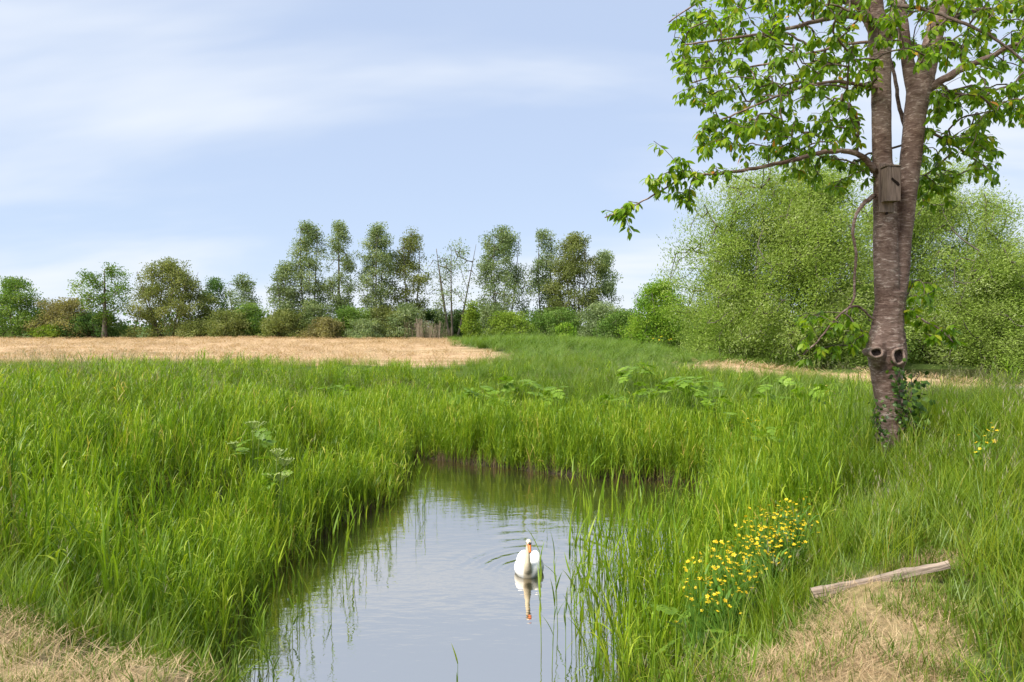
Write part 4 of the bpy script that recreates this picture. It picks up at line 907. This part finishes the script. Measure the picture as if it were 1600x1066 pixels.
for k in range(5):
    mb = MB(); mb.add(LV * np.array([1, rng.uniform(0.85, 1.15), rng.uniform(0.5, 1.6)]), LF, ((0.25, 0.45, 0.55, 0.7, 0.86)[k], 1, 0)); leaf_meshes.append(mb.mesh('leaf', M['cherry'], True))
inv = Matrix.Translation(-Vector(TREE))
rest = MB()
for i, m_ in enumerate(mats):
    if i in single:
        o = obj('leaf', leaf_meshes[rng.integers(0, 5)], cherry); o.matrix_local = inv @ Matrix(m_.tolist())
    else:
        rest.add((LV * np.array([1, 1, rng.uniform(0.4, 1.7)])) @ m_[:3, :3].T + m_[:3, 3], LF, (float(np.clip(rng.beta(2.2, 2.4) + (0.25 if rng.uniform() < 0.05 else 0), 0, 1)), 1, 0))
fo_ = child('foliage', rest.mesh('foliage', M['cherry'], True)); fo_['kind'] = 'stuff'

# ivy on the trunk's foot
def ivy_leaf():
    a = np.linspace(0, 2 * np.pi, 11)[:-1]; r_ = np.array([1, .62, .82, .6, .7, .35, .7, .6, .82, .62])
    return np.vstack([[0, 0, 0], np.stack([r_ * np.cos(a), r_ * np.sin(a), -0.15 * r_], 1)]), [(0, 1 + k, 1 + (k + 1) % 10) for k in range(10)]
IV, IF = ivy_leaf()
def ivy(name, label, path, n, spread, size, loc):
    root = empty(name, loc, label, 'ivy'); mb = MB(); st = MB()
    P, r = cp(path); S = spline(np.column_stack([P, r]), 8)[:, :3]
    for s_ in range(3):
        Q = S + rng.normal(0, spread * 0.25, 3) + rng.normal(0, 0.012, S.shape); v, f = sweep(Q, 0.005, 5); st.add(v, f)
    for _ in range(n):
        c = S[rng.integers(0, len(S))] + rng.normal(size=3) * np.array([spread, spread * 0.7, spread])
        nrm = unit(np.array([0.1, -0.8, 0.35]) + 0.5 * rng.normal(size=3)); x_ = unit(np.cross(nrm, rng.normal(size=3))); y_ = np.cross(nrm, x_)
        s = rng.uniform(*size); mb.add(c + s * (IV @ np.stack([x_, y_, nrm])), IF, (rng.uniform(), 1, 0))
    for nm, b, mt in (('stem', st, M['twig']), ('foliage', mb, M['ivy'])):
        o = b.build(nm, mt, root); o.matrix_parent_inverse = Matrix.Translation(-Vector(loc))
        if nm == 'foliage': o['kind'] = 'stuff'
ivy('ivy', 'dark ivy climbing the right side of the cherry trunk foot', [(1418, 690, 4, -0.2), (1414, 650, 4, -0.22), (1408, 610, 4, -0.26), (1403, 575, 4, -0.27)], 190, 0.06, (0.022, 0.042), at(1418, 690, CY))
ivy('ivy', 'small ivy on the left side of the cherry trunk foot', [(1376, 690, 4, -0.2), (1374, 665, 4, -0.22), (1371, 635, 4, -0.24)], 90, 0.05, (0.02, 0.036), at(1376, 690, CY))
ivy('climbing_vine', 'bright broad leaved climber hanging beside the cherry trunk foot', [(1432, 690, 4, -0.3), (1430, 650, 4, -0.3), (1424, 620, 4, -0.3), (1436, 590, 4, -0.25)], 80, 0.09, (0.035, 0.06), at(1432, 690, CY))

# ------------------------------------------------------------------ nest box
def boxm(mb, lo, hi, a=(0.5, 0, 0), bev=0.0, jit=0.0):
    lo = np.array(lo, float); hi = np.array(hi, float)
    V = np.array([(x_, y_, z_) for x_ in (lo[0], hi[0]) for y_ in (lo[1], hi[1]) for z_ in (lo[2], hi[2])]) + (rng.normal(0, jit, (8, 3)) if jit else 0)
    mb.add(V, [(0, 1, 3, 2), (4, 6, 7, 5), (0, 4, 5, 1), (2, 3, 7, 6), (0, 2, 6, 4), (1, 5, 7, 3)], a)
def bevelled(mb, name, mat, parent, width=0.003):
    o = mb.build(name, mat, parent); b = o.modifiers.new('bevel', 'BEVEL'); b.width = width; b.segments = 2; return o
wood_nb = plain('weathered_box_wood', (0.20, 0.148, 0.122), 0.85, 0.15, 0.28, 9.0, 0.5, (6, 6, 0.5))
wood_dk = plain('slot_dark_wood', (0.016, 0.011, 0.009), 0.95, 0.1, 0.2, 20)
nb0 = at(1385.5, 332, CY - 0.175)
nb = empty('nest_box', nb0, 'weathered brown wooden nest box on the left cherry stem', 'nest box', rz=R(4)); nb.rotation_euler = (R(-1), R(0.8), R(5))
u = CY / F * 0.94
mb = MB(); boxm(mb, (-12.5 * u, 0.0, 0), (12.5 * u, 0.022, 80 * u), jit=0.001); bevelled(mb, 'back_board', wood_nb, nb)
mb = MB(); boxm(mb, (-10.0 * u, -0.105, 16 * u), (-8.0 * u, -0.002, 70 * u)); bevelled(mb, 'side_panel', wood_nb, nb)
mb = MB(); boxm(mb, (10.0 * u, -0.105, 16 * u), (12.0 * u, -0.002, 70 * u)); bevelled(mb, 'side_panel', wood_nb, nb)
for k, (xa, xb) in enumerate(((-10.3, -3.4), (-3.2, 4.2), (4.4, 12.3))):
    mb = MB(); boxm(mb, (xa * u, -0.128 - 0.002 * (k == 1), (15 + 0.4 * k) * u), (xb * u, -0.107, (71 - 0.3 * k) * u), jit=0.0008); fp_ = bevelled(mb, 'front_plank', wood_nb, nb); fp_mid = fp_ if k == 1 else (fp_mid if k == 2 else None)
mb = MB(); boxm(mb, (-7.8 * u, -0.10, 17 * u), (9.8 * u, -0.003, 19.5 * u)); bevelled(mb, 'floor_board', wood_nb, nb)
mb = MB(); boxm(mb, (-11.5 * u, -0.138, 71.4 * u), (13 * u, -0.002, 73.8 * u)); bevelled(mb, 'lid', wood_nb, nb)
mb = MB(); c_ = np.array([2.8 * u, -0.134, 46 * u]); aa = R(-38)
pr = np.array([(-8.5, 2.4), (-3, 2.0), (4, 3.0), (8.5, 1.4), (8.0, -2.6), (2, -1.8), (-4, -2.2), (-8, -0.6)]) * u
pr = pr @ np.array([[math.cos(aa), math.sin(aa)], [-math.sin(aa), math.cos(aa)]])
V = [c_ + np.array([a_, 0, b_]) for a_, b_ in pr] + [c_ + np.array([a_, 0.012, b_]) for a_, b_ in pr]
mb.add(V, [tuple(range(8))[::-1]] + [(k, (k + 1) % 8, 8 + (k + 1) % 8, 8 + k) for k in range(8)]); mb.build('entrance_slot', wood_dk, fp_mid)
# hanging peg under the box
mb = MB(); boxm(mb, (-1.2 * u, -0.012, -3.5 * u), (1.6 * u, 0.02, 0.5 * u)); bevelled(mb, 'peg', wood_dk, nb)

# ------------------------------------------------------------------ old board in the grass
q_ = np.linspace(0, 1, 15)[:, None]; ch_ = BD0 + (BD1 - BD0) * q_; lift_ = float(np.max(H(ch_[:, 0], ch_[:, 1]) - ch_[:, 2])) + 0.006
g0_ = BD0 + np.array([0, 0, lift_]); g1_ = BD1 + np.array([0, 0, lift_])
mid = (g0_ + g1_) / 2; vec = g1_ - g0_; ln_ = float(np.linalg.norm(vec[:2])); yaw_ = math.atan2(vec[1], vec[0])
wood_bd = plain('weathered_board', (0.30, 0.235, 0.185), 0.85, 0.15, 0.25, 7.0, 0.6, (0.7, 9, 9))
bo = MB(); ns = 14; xsb = np.linspace(-ln_ / 2, ln_ / 2, ns); rowsV = []
for k, x_ in enumerate(xsb):
    hw = 0.019 + 0.003 * math.sin(k * 1.7) - 0.006 * k / ns; zt = 0.024 + 0.005 * math.sin(k * 0.9) - 0.012 * (k / ns)
    rowsV += [(x_ + (0.012 if k in (0,) else 0), -hw, -0.03), (x_, -hw * 0.97, zt + rng.normal(0, .002)), (x_, hw * 0.95, zt + 0.004 + rng.normal(0, .002)), (x_, hw, -0.03)]
fb = [(4 * k + j, 4 * k + (j + 1) % 4, 4 * k + 4 + (j + 1) % 4, 4 * k + 4 + j) for k in range(ns - 1) for j in range(4)] + [(0, 1, 2, 3), (4 * ns - 4, 4 * ns - 1, 4 * ns - 2, 4 * ns - 3)]
bo.add(rowsV, fb)
bd = bo.build('wooden_board', wood_bd, loc=mid); bd.rotation_euler = (0, -math.atan2(vec[2], ln_), yaw_)
tag(bd, 'long weathered wooden board lying on the mown bank', 'board'); bv = bd.modifiers.new('bevel', 'BEVEL'); bv.width = 0.004; bv.segments = 2

# ------------------------------------------------------------------ swan
white = plain('swan_feather', (0.80, 0.79, 0.77), 0.7, 0.2, 0.03, 18, 0.25)
def swan_mat():
    m, nt = newmat('swan_plumage'); a = N(nt, 'ShaderNodeTexCoord'); s = N(nt, 'ShaderNodeSeparateXYZ'); L(nt, a.outputs['Object'], s.inputs[0])
    f = N(nt, 'ShaderNodeMapRange', i_1=-0.20, i_2=-0.27, i_3=0, i_4=1); L(nt, s.outputs[1], f.inputs[0])
    f2 = N(nt, 'ShaderNodeMapRange', i_1=0.07, i_2=0.045, i_3=0, i_4=1); ab = N(nt, 'ShaderNodeMath', operation='ABSOLUTE'); L(nt, s.outputs[0], ab.inputs[0]); L(nt, ab.outputs[0], f2.inputs[0])
    mu = N(nt, 'ShaderNodeMath', operation='MULTIPLY'); L(nt, f.outputs[0], mu.inputs[0]); L(nt, f2.outputs[0], mu.inputs[1])
    n = N(nt, 'ShaderNodeTexNoise', i_Scale=26.0, i_Detail=4.0); L(nt, a.outputs['Object'], n.inputs['Vector'])
    c = N(nt, 'ShaderNodeMix', data_type='RGBA'); L(nt, mu.outputs[0], c.inputs['Factor']); c.inputs['A'].default_value = (0.82, 0.81, 0.79, 1); c.inputs['B'].default_value = (0.62, 0.54, 0.40, 1)
    p = N(nt, 'ShaderNodeBsdfPrincipled', i_Roughness=0.7); p.inputs['Specular IOR Level'].default_value = 0.2; L(nt, c.outputs['Result'], p.inputs['Base Color'])
    b = N(nt, 'ShaderNodeBump', i_Strength=0.3, i_Distance=0.01); L(nt, n.outputs[0], b.inputs['Height']); L(nt, b.outputs[0], p.inputs['Normal'])
    out(nt, p.outputs[0]); return m
def loft(secs, n=20):
    """rings (x, y, z, half width, half height) along y"""
    a = np.linspace(0, 2 * np.pi, n, endpoint=False); V = []
    for (x_, y_, z_, hw, hh) in secs: V += [(x_ + hw * math.cos(q), y_, z_ + hh * math.sin(q)) for q in a]
    m_ = len(secs); f = [(i * n + k, i * n + (k + 1) % n, (i + 1) * n + (k + 1) % n, (i + 1) * n + k) for i in range(m_ - 1) for k in range(n)]
    f += [tuple(range(n))[::-1], tuple((m_ - 1) * n + k for k in range(n))]
    return np.array(V), f
sw = MB()
body = spline([(0, -.33, .10, .03, .04), (0, -.29, .08, .12, .11), (0, -.2, .07, .18, .14), (0, -.05, .07, .215, .16), (0, .1, .08, .215, .17), (0, .25, .11, .175, .14), (0, .38, .13, .10, .08), (0, .5, .15, .055, .035), (0, .58, .165, .015, .012)], 4)
v, f = loft(body); sw.add(v, f)
for s_ in (-1, 1):
    wing = spline([(s_ * .13, -.16, .12, .02, .03), (s_ * .13, -.10, .14, .05, .09), (s_ * .115, .03, .17, .07, .115), (s_ * .085, .18, .185, .065, .105), (s_ * .06, .32, .175, .045, .075), (s_ * .04, .46, .17, .03, .04), (s_ * .02, .55, .17, .01, .015)], 4)
    v, f = loft(wing, 16); sw.add(v, f)
hx = 0.020
neck = spline([(0, -.20, .06, .10), (0, -.285, .13, .075), (0, -.325, .22, .050), (0, -.32, .31, .038), (0.002, -.30, .40, .033), (0.006, -.295, .475, .032), (0.012, -.315, .525, .036), (hx, -.355, .535, .040), (hx + .012, -.395, .520, .029), (hx + .017, -.415, .508, .017)], 6)
v, f = sweep(neck[:, :3], neck[:, 3], 16); sw.add(v, f)
sme_ = sw.mesh('swan_build', white)
for v_q in sme_.vertices:
    if v_q.co.y > -0.2: v_q.co.y = -0.2 + (v_q.co.y + 0.2) * 0.68
tmp = bpy.data.objects.new('swan_build', sme_); C.objects.link(tmp)
sme = remeshed(tmp, 0.010, 6, 'body', swan_mat())
swan_scale = 1.0
swan = empty('swan', (SW[0], SW[1], WZ), 'white swan with orange bill swimming on the pond towards the viewer', 'swan', rz=R(-6))
obj('body', sme, swan)
bill_m = plain('orange_bill', (0.72, 0.17, 0.03), 0.45, 0.4, 0.08, 30); blk = plain('black_skin', (0.012, 0.011, 0.011), 0.4, 0.4, 0.05, 30)
mb = MB(); q0 = np.array([hx + .012, -.40, .512]); 
bl = spline([(*q0, .027), (*(q0 + (.006, -.028, -.020)), .023), (*(q0 + (.012, -.058, -.050)), .0205), (*(q0 + (.016, -.078, -.074)), .019), (*(q0 + (.018, -.088, -.086)), .008)], 4)
v, f = sweep(bl[:, :3], bl[:, 3], 12); mb.add(v, f); bill_o = mb.build('bill', bill_m, swan, True)
mb = MB(); kb = spline([(*(q0 + (-.001, .012, .030)), .006), (*(q0 + (.001, -.004, .026)), .016), (*(q0 + (.004, -.016, .012)), .017), (*(q0 + (.006, -.024, .002)), .010)], 4); v, f = sweep(kb[:, :3], kb[:, 3], 12); mb.add(v, f); mb.build('bill_knob', blk, bill_o, True)
mb = MB(); v, f = sweep(np.array([q0 + (.0175, -.084, -.080), q0 + (.0185, -.092, -.089), q0 + (.019, -.095, -.094)]), [.0115, .0095, .004], 10); mb.add(v, f); mb.build('bill_tip', blk, bill_o, True)
for s_ in (-1, 1):
    mb = MB(); v, f = loft(spline([(hx + s_ * .034, -.384, .535, .002, .002), (hx + s_ * .036, -.380, .535, .005, .007), (hx + s_ * .036, -.372, .535, .005, .007), (hx + s_ * .034, -.368, .535, .002, .002)], 2), 8); mb.add(v, f); mb.build('eye', blk, swan, True)
    mb = MB(); v, f = sweep(np.array([q0 + (s_ * .012, -.006, .006), q0 + (s_ * .024, .008, .012), q0 + (s_ * .028, .020, .020)]), [.009, .007, .003], 8); mb.add(v, f); mb.build('lore', blk, swan, True)
mb = MB()
for k in range(7):
    a_ = (k - 3) * 0.13; blv = [(0.0, .26, .135), (math.sin(a_) * .13 - .013, .26 + math.cos(a_) * .11, .15), (math.sin(a_) * .15, .26 + math.cos(a_) * .14, .155), (math.sin(a_) * .13 + .013, .26 + math.cos(a_) * .11, .15)]
    blv = np.array(blv + [np.array(p_) - (0, 0, .004) for p_ in blv]); mb.add(blv, [(0, 1, 2, 3), (7, 6, 5, 4), (0, 4, 5, 1), (1, 5, 6, 2), (2, 6, 7, 3), (3, 7, 4, 0)])
mb.build('tail', white, swan)

# ------------------------------------------------------------------ hogweed: big lobed leaves above the grass
def lobed_leaf(seed):
    """pinnate jagged leaf along +x made of five pointed leaflets with toothed edges"""
    r = np.random.default_rng(seed); mb = MB()
    def leaflet(o_, ang, ln_, wd_):
        k = 8; t = np.linspace(0, 1, k); w_ = wd_ * np.sin(np.pi * np.clip(t * 0.9 + 0.08, 0, 1)) ** 0.8 * (1 + 0.42 * np.where(np.arange(k) % 2, 1, -1))
        ca, sa = math.cos(ang), math.sin(ang); V = []
        for i in range(k):
            for s_ in (1, 0, -1):
                lx, ly = t[i] * ln_ + (0.05 * ln_ if s_ else 0), s_ * w_[i]
                V.append((o_[0] + lx * ca - ly * sa, o_[1] + lx * sa + ly * ca, 0.05 * abs(s_) * wd_ - 0.22 * (o_[0] + lx * ca) ** 2 - 0.12 * (lx * sa) ** 2 + o_[2]))
        f = []
        for i in range(k - 1): f += [(3 * i, 3 * i + 1, 3 * i + 4, 3 * i + 3), (3 * i + 1, 3 * i + 2, 3 * i + 5, 3 * i + 4)]
        mb.add(V, f, (r.uniform(0.1, 0.9), 1, 0))
    leaflet((0.52, 0, 0), 0, 0.50, 0.17)
    for s_ in (-1, 1):
        leaflet((0.50, 0, 0), s_ * 0.85, 0.40, 0.13); leaflet((0.24, 0, 0), s_ * 1.05, 0.38, 0.12)
    v, f = sweep(np.array([(-0.05, 0, -.01), (0.3, 0, -0.02), (0.6, 0, -0.07)]), [0.016, 0.012, 0.006], 4); mb.add(v, f, (0.9, 1, 0))
    return mb.mesh('leaf', M['hogweed'])
HL = [lobed_leaf(k) for k in range(4)]
def hogweed(label, px, py, Y, size, nleaf, group, umbel=False, name='hogweed_plant'):
    top_ = at(px, py, Y); gz = H1(top_[0], Y); h = max(0.35, top_[2] - gz) * 1.0; nleaf += 3; size *= 0.80
    root = empty(name, (top_[0], Y, gz), label, 'plant', group, rz=0)
    mb = MB(); leaves_ = []
    for k in range(nleaf):
        a = 6.28 * k / nleaf + rng.normal(0, 0.4); r_ = rng.uniform(0.10, 0.30) * size; zz = h * rng.uniform(0.72, 1.0)
        P = np.array([(0, 0, 0), (0.3 * r_ * math.cos(a), 0.3 * r_ * math.sin(a), zz * 0.6), (r_ * math.cos(a), r_ * math.sin(a), zz)])
        v, f = sweep(spline(P, 3), 0.008, 5); mb.add(v, f, (0.6, 0.5, 0)); leaves_.append((P[-1], a, size * rng.uniform(0.75, 1.15)))
    mb.build('stems', M['hogweed'], root)
    for p_, a, s in leaves_:
        o = obj('leaf', HL[rng.integers(0, 4)], root); o.location = p_; o.rotation_euler = (rng.normal(0, 0.35), rng.uniform(-0.45, 0.45), a); o.scale = (s, s, s)
    if umbel:
        ub = MB(); 
        for k in range(3):
            a = rng.uniform(0, 6.28); c = np.array([0.14 * k * math.cos(a), 0.14 * k * math.sin(a), h * (1.05 - 0.1 * k)])
            for j in range(26):
                q = rng.normal(0, 0.075, 2); v, f = sweep(np.array([c - (0, 0, 0.12), c + (q[0], q[1], 0)]), 0.0025, 3); ub.add(v, f, (0.1, 1, 0))
                v, f = sweep(c + np.array([(q[0], q[1], 0), (q[0], q[1], 0.008), (q[0], q[1], 0.014)]), [0.006, 0.014, 0.005], 6); ub.add(v, f, (rng.uniform(), 1, 0))
            v, f = sweep(np.array([(0, 0, 0), c * (0.6, 0.6, 0.6), c - (0, 0, 0.12)]), 0.009, 5); ub.add(v, f, (0.0, 1, 0))
        ub.build('umbels', M['umbel'], root)
GH = 'broad leaved hogweed plants in the reeds'
for (lb, px, py, Y, s, n, um) in [
    ('large hogweed with jagged leaves in the near flower patch', 1078, 960, 5.6, 0.36, 6, False),
    ('small hogweed low on the bank below the flower patch', 1052, 1035, 5.4, 0.24, 4, False),
    ('small hogweed seedling at the edge of the mown patch', 1140, 1042, 4.6, 0.16, 4, False),
    ('pale flowering hogweed standing in the left bank reeds', 395, 668, 11.5, 0.40, 5, True),
    ('second pale flowering plant just below the one on the left bank', 432, 712, 10.6, 0.30, 4, True),
    ('hogweed at the field edge, leftmost on the far bank', 528, 602, 22.5, 0.75, 6, False),
    ('low hogweed in the far bank reeds near the pond corner', 690, 624, 21.0, 0.65, 5, False),
    ('tall hogweed above the far bank reeds, left of the middle pair', 748, 606, 21.5, 0.85, 7, False),
    ('hogweed right beside the tall one on the far bank', 778, 620, 20.5, 0.6, 5, False),
    ('light green hogweed near the top of the far bank middle', 812, 592, 22.0, 0.75, 6, False),
    ('hogweed in the middle of the far bank above the pond', 862, 606, 21.0, 0.7, 6, False),
    ('low hogweed close above the far waterline reeds', 872, 640, 19.0, 0.6, 5, False),
    ('hogweed patch leaf cluster low on the far bank', 968, 618, 19.0, 0.55, 5, False),
    ('tall bright hogweed at the top of the far bank', 992, 566, 22.0, 0.8, 6, False),
    ('bright hogweed cluster on the dark bent grass, left one', 1020, 592, 19.5, 0.6, 5, False),
    ('broad bright hogweed in the dark bent grass', 1075, 586, 19.0, 0.9, 8, False),
    ('hogweed on the bank just right of the broad bright one', 1108, 602, 18.0, 0.55, 5, False),
    ('hogweed beside the small yellow flowers on the right bank', 1128, 628, 16.0, 0.55, 5, False),
    ('low leafy hogweed in front of the straw clearing', 1205, 588, 17.0, 0.6, 6, False),
    ('hogweed between the straw clearing and the cherry trunk', 1262, 592, 15.0, 0.55, 6, False),
    ('leafy hogweed at the water side left of the cherry', 1200, 660, 12.5, 0.4, 5, False),
]: hogweed(lb, px, py, Y, s, n, GH, um)

# ------------------------------------------------------------------ yellow flowers
def flower_mesh(k):
    mb = MB(); a = np.linspace(0, 2 * np.pi, 6)[:-1] + k
    for q in a:
        d_ = np.array([math.cos(q), math.sin(q), 0.28]); s_ = np.array([-math.sin(q), math.cos(q), 0])
        mb.add([(0, 0, 0), d_ * .55 + s_ * .36, d_ * 1.0 + s_ * .2, d_ * 1.0 - s_ * .2, d_ * .55 - s_ * .36], [(0, 1, 2, 3, 4)], (rng.uniform(), 1, 0))
    v, f = sweep(np.array([(0, 0, 0), (0, 0, .22), (0, 0, .32)]), [.18, .26, .12], 6); mb.add(v, f, (0, 1, 0))
    return mb.mesh('flower', M['yellow'])
FM = [flower_mesh(k * 0.4) for k in range(3)]
def flowering(label, px, py, Y, nfl, spread, size, group, hfix=None):
    top_ = at(px, py, Y); gz = H1(top_[0], Y); h = float(np.clip(top_[2] - gz, 0.25, 1.2)) if hfix is None else hfix
    root = empty('yellow_flower_plant', (top_[0], Y, top_[2] - h), label, 'flower', group)
    st, lf = MB(), MB(); heads = []
    for k in range(nfl):
        a = rng.uniform(0, 6.28); r_ = spread * math.sqrt(rng.uniform()); zz = h * rng.uniform(0.72, 1.08)
        P = spline(np.array([(0, 0, 0), (0.25 * r_ * math.cos(a), 0.25 * r_ * math.sin(a), zz * 0.55), (r_ * math.cos(a), r_ * math.sin(a), zz)]), 3)
        v, f = sweep(P, 0.0025, 3); st.add(v, f[:-2], (0.5, 0.9, 0)); heads.append(P[-1])
    nb_ = 40; t = rng.uniform(0.15, 0.9, nb_); a = rng.uniform(0, 6.28, nb_); r_ = spread * rng.uniform(0, 0.8, nb_) * t
    blades(lf, np.stack([r_ * np.cos(a), r_ * np.sin(a), h * t], 1), a, rng.uniform(0.06, 0.15, nb_), 0.5, 0.4, rng.uniform(0.012, 0.03, nb_), 3, droop=0.2)
    st.build('stems', M['weed'], root); o = lf.build('leaves', M['weed'], root); o['kind'] = 'stuff'
    for p_ in heads:
        o = obj('flower', FM[rng.integers(0, 3)], root); o.location = p_; o.rotation_euler = (rng.normal(0.25, 0.35), rng.normal(0, 0.35), rng.uniform(0, 6.28)); s = size * rng.uniform(0.75, 1.25); o.scale = (s, s, s)
patch = [(1088, 905, 6.4, 11), (1100, 890, 6.6, 13), (1120, 880, 6.7, 15), (1140, 870, 6.8, 16), (1150, 895, 6.3, 15), (1165, 880, 6.5, 18), (1176, 850, 6.8, 16), (1185, 830, 7.0, 18), (1200, 815, 7.2, 18), (1212, 840, 6.8, 18),
         (1225, 812, 7.1, 18), (1240, 802, 7.3, 15), (1235, 845, 6.7, 15), (1205, 870, 6.4, 15), (1252, 822, 7.1, 11), (1130, 912, 6.1, 11), (1192, 858, 6.7, 15)]
for px, py, Y, n in patch: flowering('yellow flowered plant in the dense patch above the wooden board', px, py - 14, Y * 0.82, n + 14, 0.16, 0.0145, 'yellow flowers of the dense patch')
flowering('few low yellow flowers left below the dense flower patch', 1080, 948, 5.9, 7, 0.2, 0.016, 'scattered yellow flowers')
flowering('yellow flower spray in the tall grass at the right edge', 1540, 660, 7.0, 10, 0.15, 0.019, 'scattered yellow flowers', 0.75)
flowering('small yellow flowers below the spray at the right edge', 1528, 688, 6.8, 6, 0.18, 0.015, 'scattered yellow flowers', 0.65)
flowering('tiny yellow flowers on the bank left of the cherry', 1180, 652, 14.0, 9, 0.35, 0.024, 'scattered yellow flowers', 0.6)
flowering('orange yellow flower in the far bank reeds', 821, 648, 18.8, 3, 0.12, 0.045, 'scattered yellow flowers', 0.7)
flowering('yellow flowers at the far bank crest right of the mound', 1030, 528, 40, 8, 0.9, 0.07, 'scattered yellow flowers', 0.9)

# ------------------------------------------------------------------ single reeds standing in open water
def leaf_ribbon(k):
    mb = MB(); blades(mb, np.zeros((1, 3)), 0.0, 1.0, rng.uniform(0.15, 0.4), rng.uniform(0.1, 0.4), 0.06, 5, droop=rng.uniform(0.0, 0.3), rnd=np.array([(0.3, 0.5, 0.7, 0.8)[k]]), g0=.5, g1=1)
    return mb.mesh('leaf', M['reed'])
RL = [leaf_ribbon(k) for k in range(4)]
def single_reed(label, x, y, h, group, nleaf=6, ground=None):
    z0 = (WZ - 0.25) if ground is None else ground
    root = empty('reed', (x, y, z0), label, 'reed', group); mb = MB()
    hh = h + (0.25 if ground is None else 0); rn = rng.uniform(0.2, 0.7)
    P = reed_into(mb, np.zeros(3), hh, rng.uniform(-0.02, 0.10), nleaf, rn, leafs=False, sides=5); mb.build('stem', M['reed'], root)
    a0 = rng.uniform(0, 6.28)
    for k in range(nleaf):
        t = 0.38 + 0.60 * k / (nleaf - 1); p_ = np.array([np.interp(t, np.linspace(0, 1, 5), P[:, i]) for i in range(3)])
        o = obj('leaf', RL[rng.integers(0, 4)], root); o.location = p_; s = hh * rng.uniform(0.18, 0.28)
        o.rotation_euler = (rng.normal(0, 0.15), rng.normal(-0.1, 0.15) , a0 + k * math.pi + rng.normal(0, 0.5)); o.scale = (s, s * 1.25, s)
def wat(px, py): Y = (CZ - WZ) * F / (py - HOR); return (px - 800) / F * Y, Y
sx, sy = wat(715, 1150)
single_reed('lone reed tip rising at the bottom edge of the picture', 715 / F * 6.2 - 800 / F * 6.2, 6.2, 0.55, None, 3)
for px, py in [(862, 1050), (884, 1060), (846, 1020), (905, 1048), (872, 985), (894, 1000)]:
    q = wat(px, py); single_reed('thin reed standing in open water just below the swan', q[0], q[1], rng.uniform(0.75, 1.15), 'thin reeds in the water below the swan')
for px, py in [(842, 778), (851, 790), (872, 776), (835, 770), (884, 782)]:
    q = wat(px, py); single_reed('short reed shoot in the water before the far bank', q[0], q[1], rng.uniform(0.35, 0.7), 'reed shoots before the far bank', 4)
for _ in range(48):
    px = rng.uniform(895, 1010); py = rng.uniform(800, 1060); q = wat(px, py)
    single_reed('leafy reed at the outer edge of the right reed bed in the water', q[0], q[1], rng.uniform(0.9, 1.45), 'outer reeds of the right bed')
for px, py in [(452, 925), (475, 900), (505, 880), (530, 858), (556, 842), (580, 826), (596, 822), (612, 806), (440, 960), (420, 985), (398, 1020), (470, 935), (520, 870), (545, 866), (604, 790), (622, 772), (640, 778), (652, 760)]:
    q = wat(px + rng.normal(0, 5), py); single_reed('thin reed in the water along the left bank', q[0], q[1], rng.uniform(0.6, 1.2), 'thin reeds along the left bank', 5)
for k in range(30):
    t = rng.uniform(); px = 400 + 235 * t + rng.uniform(10, 60); py = 1000 - 235 * t ** 0.8 + rng.uniform(-10, 35); q = wat(px, py)
    single_reed('slender reed standing away from the left bank in open water', q[0], q[1], rng.uniform(0.35, 1.0), 'slender reeds off the left bank', 4)
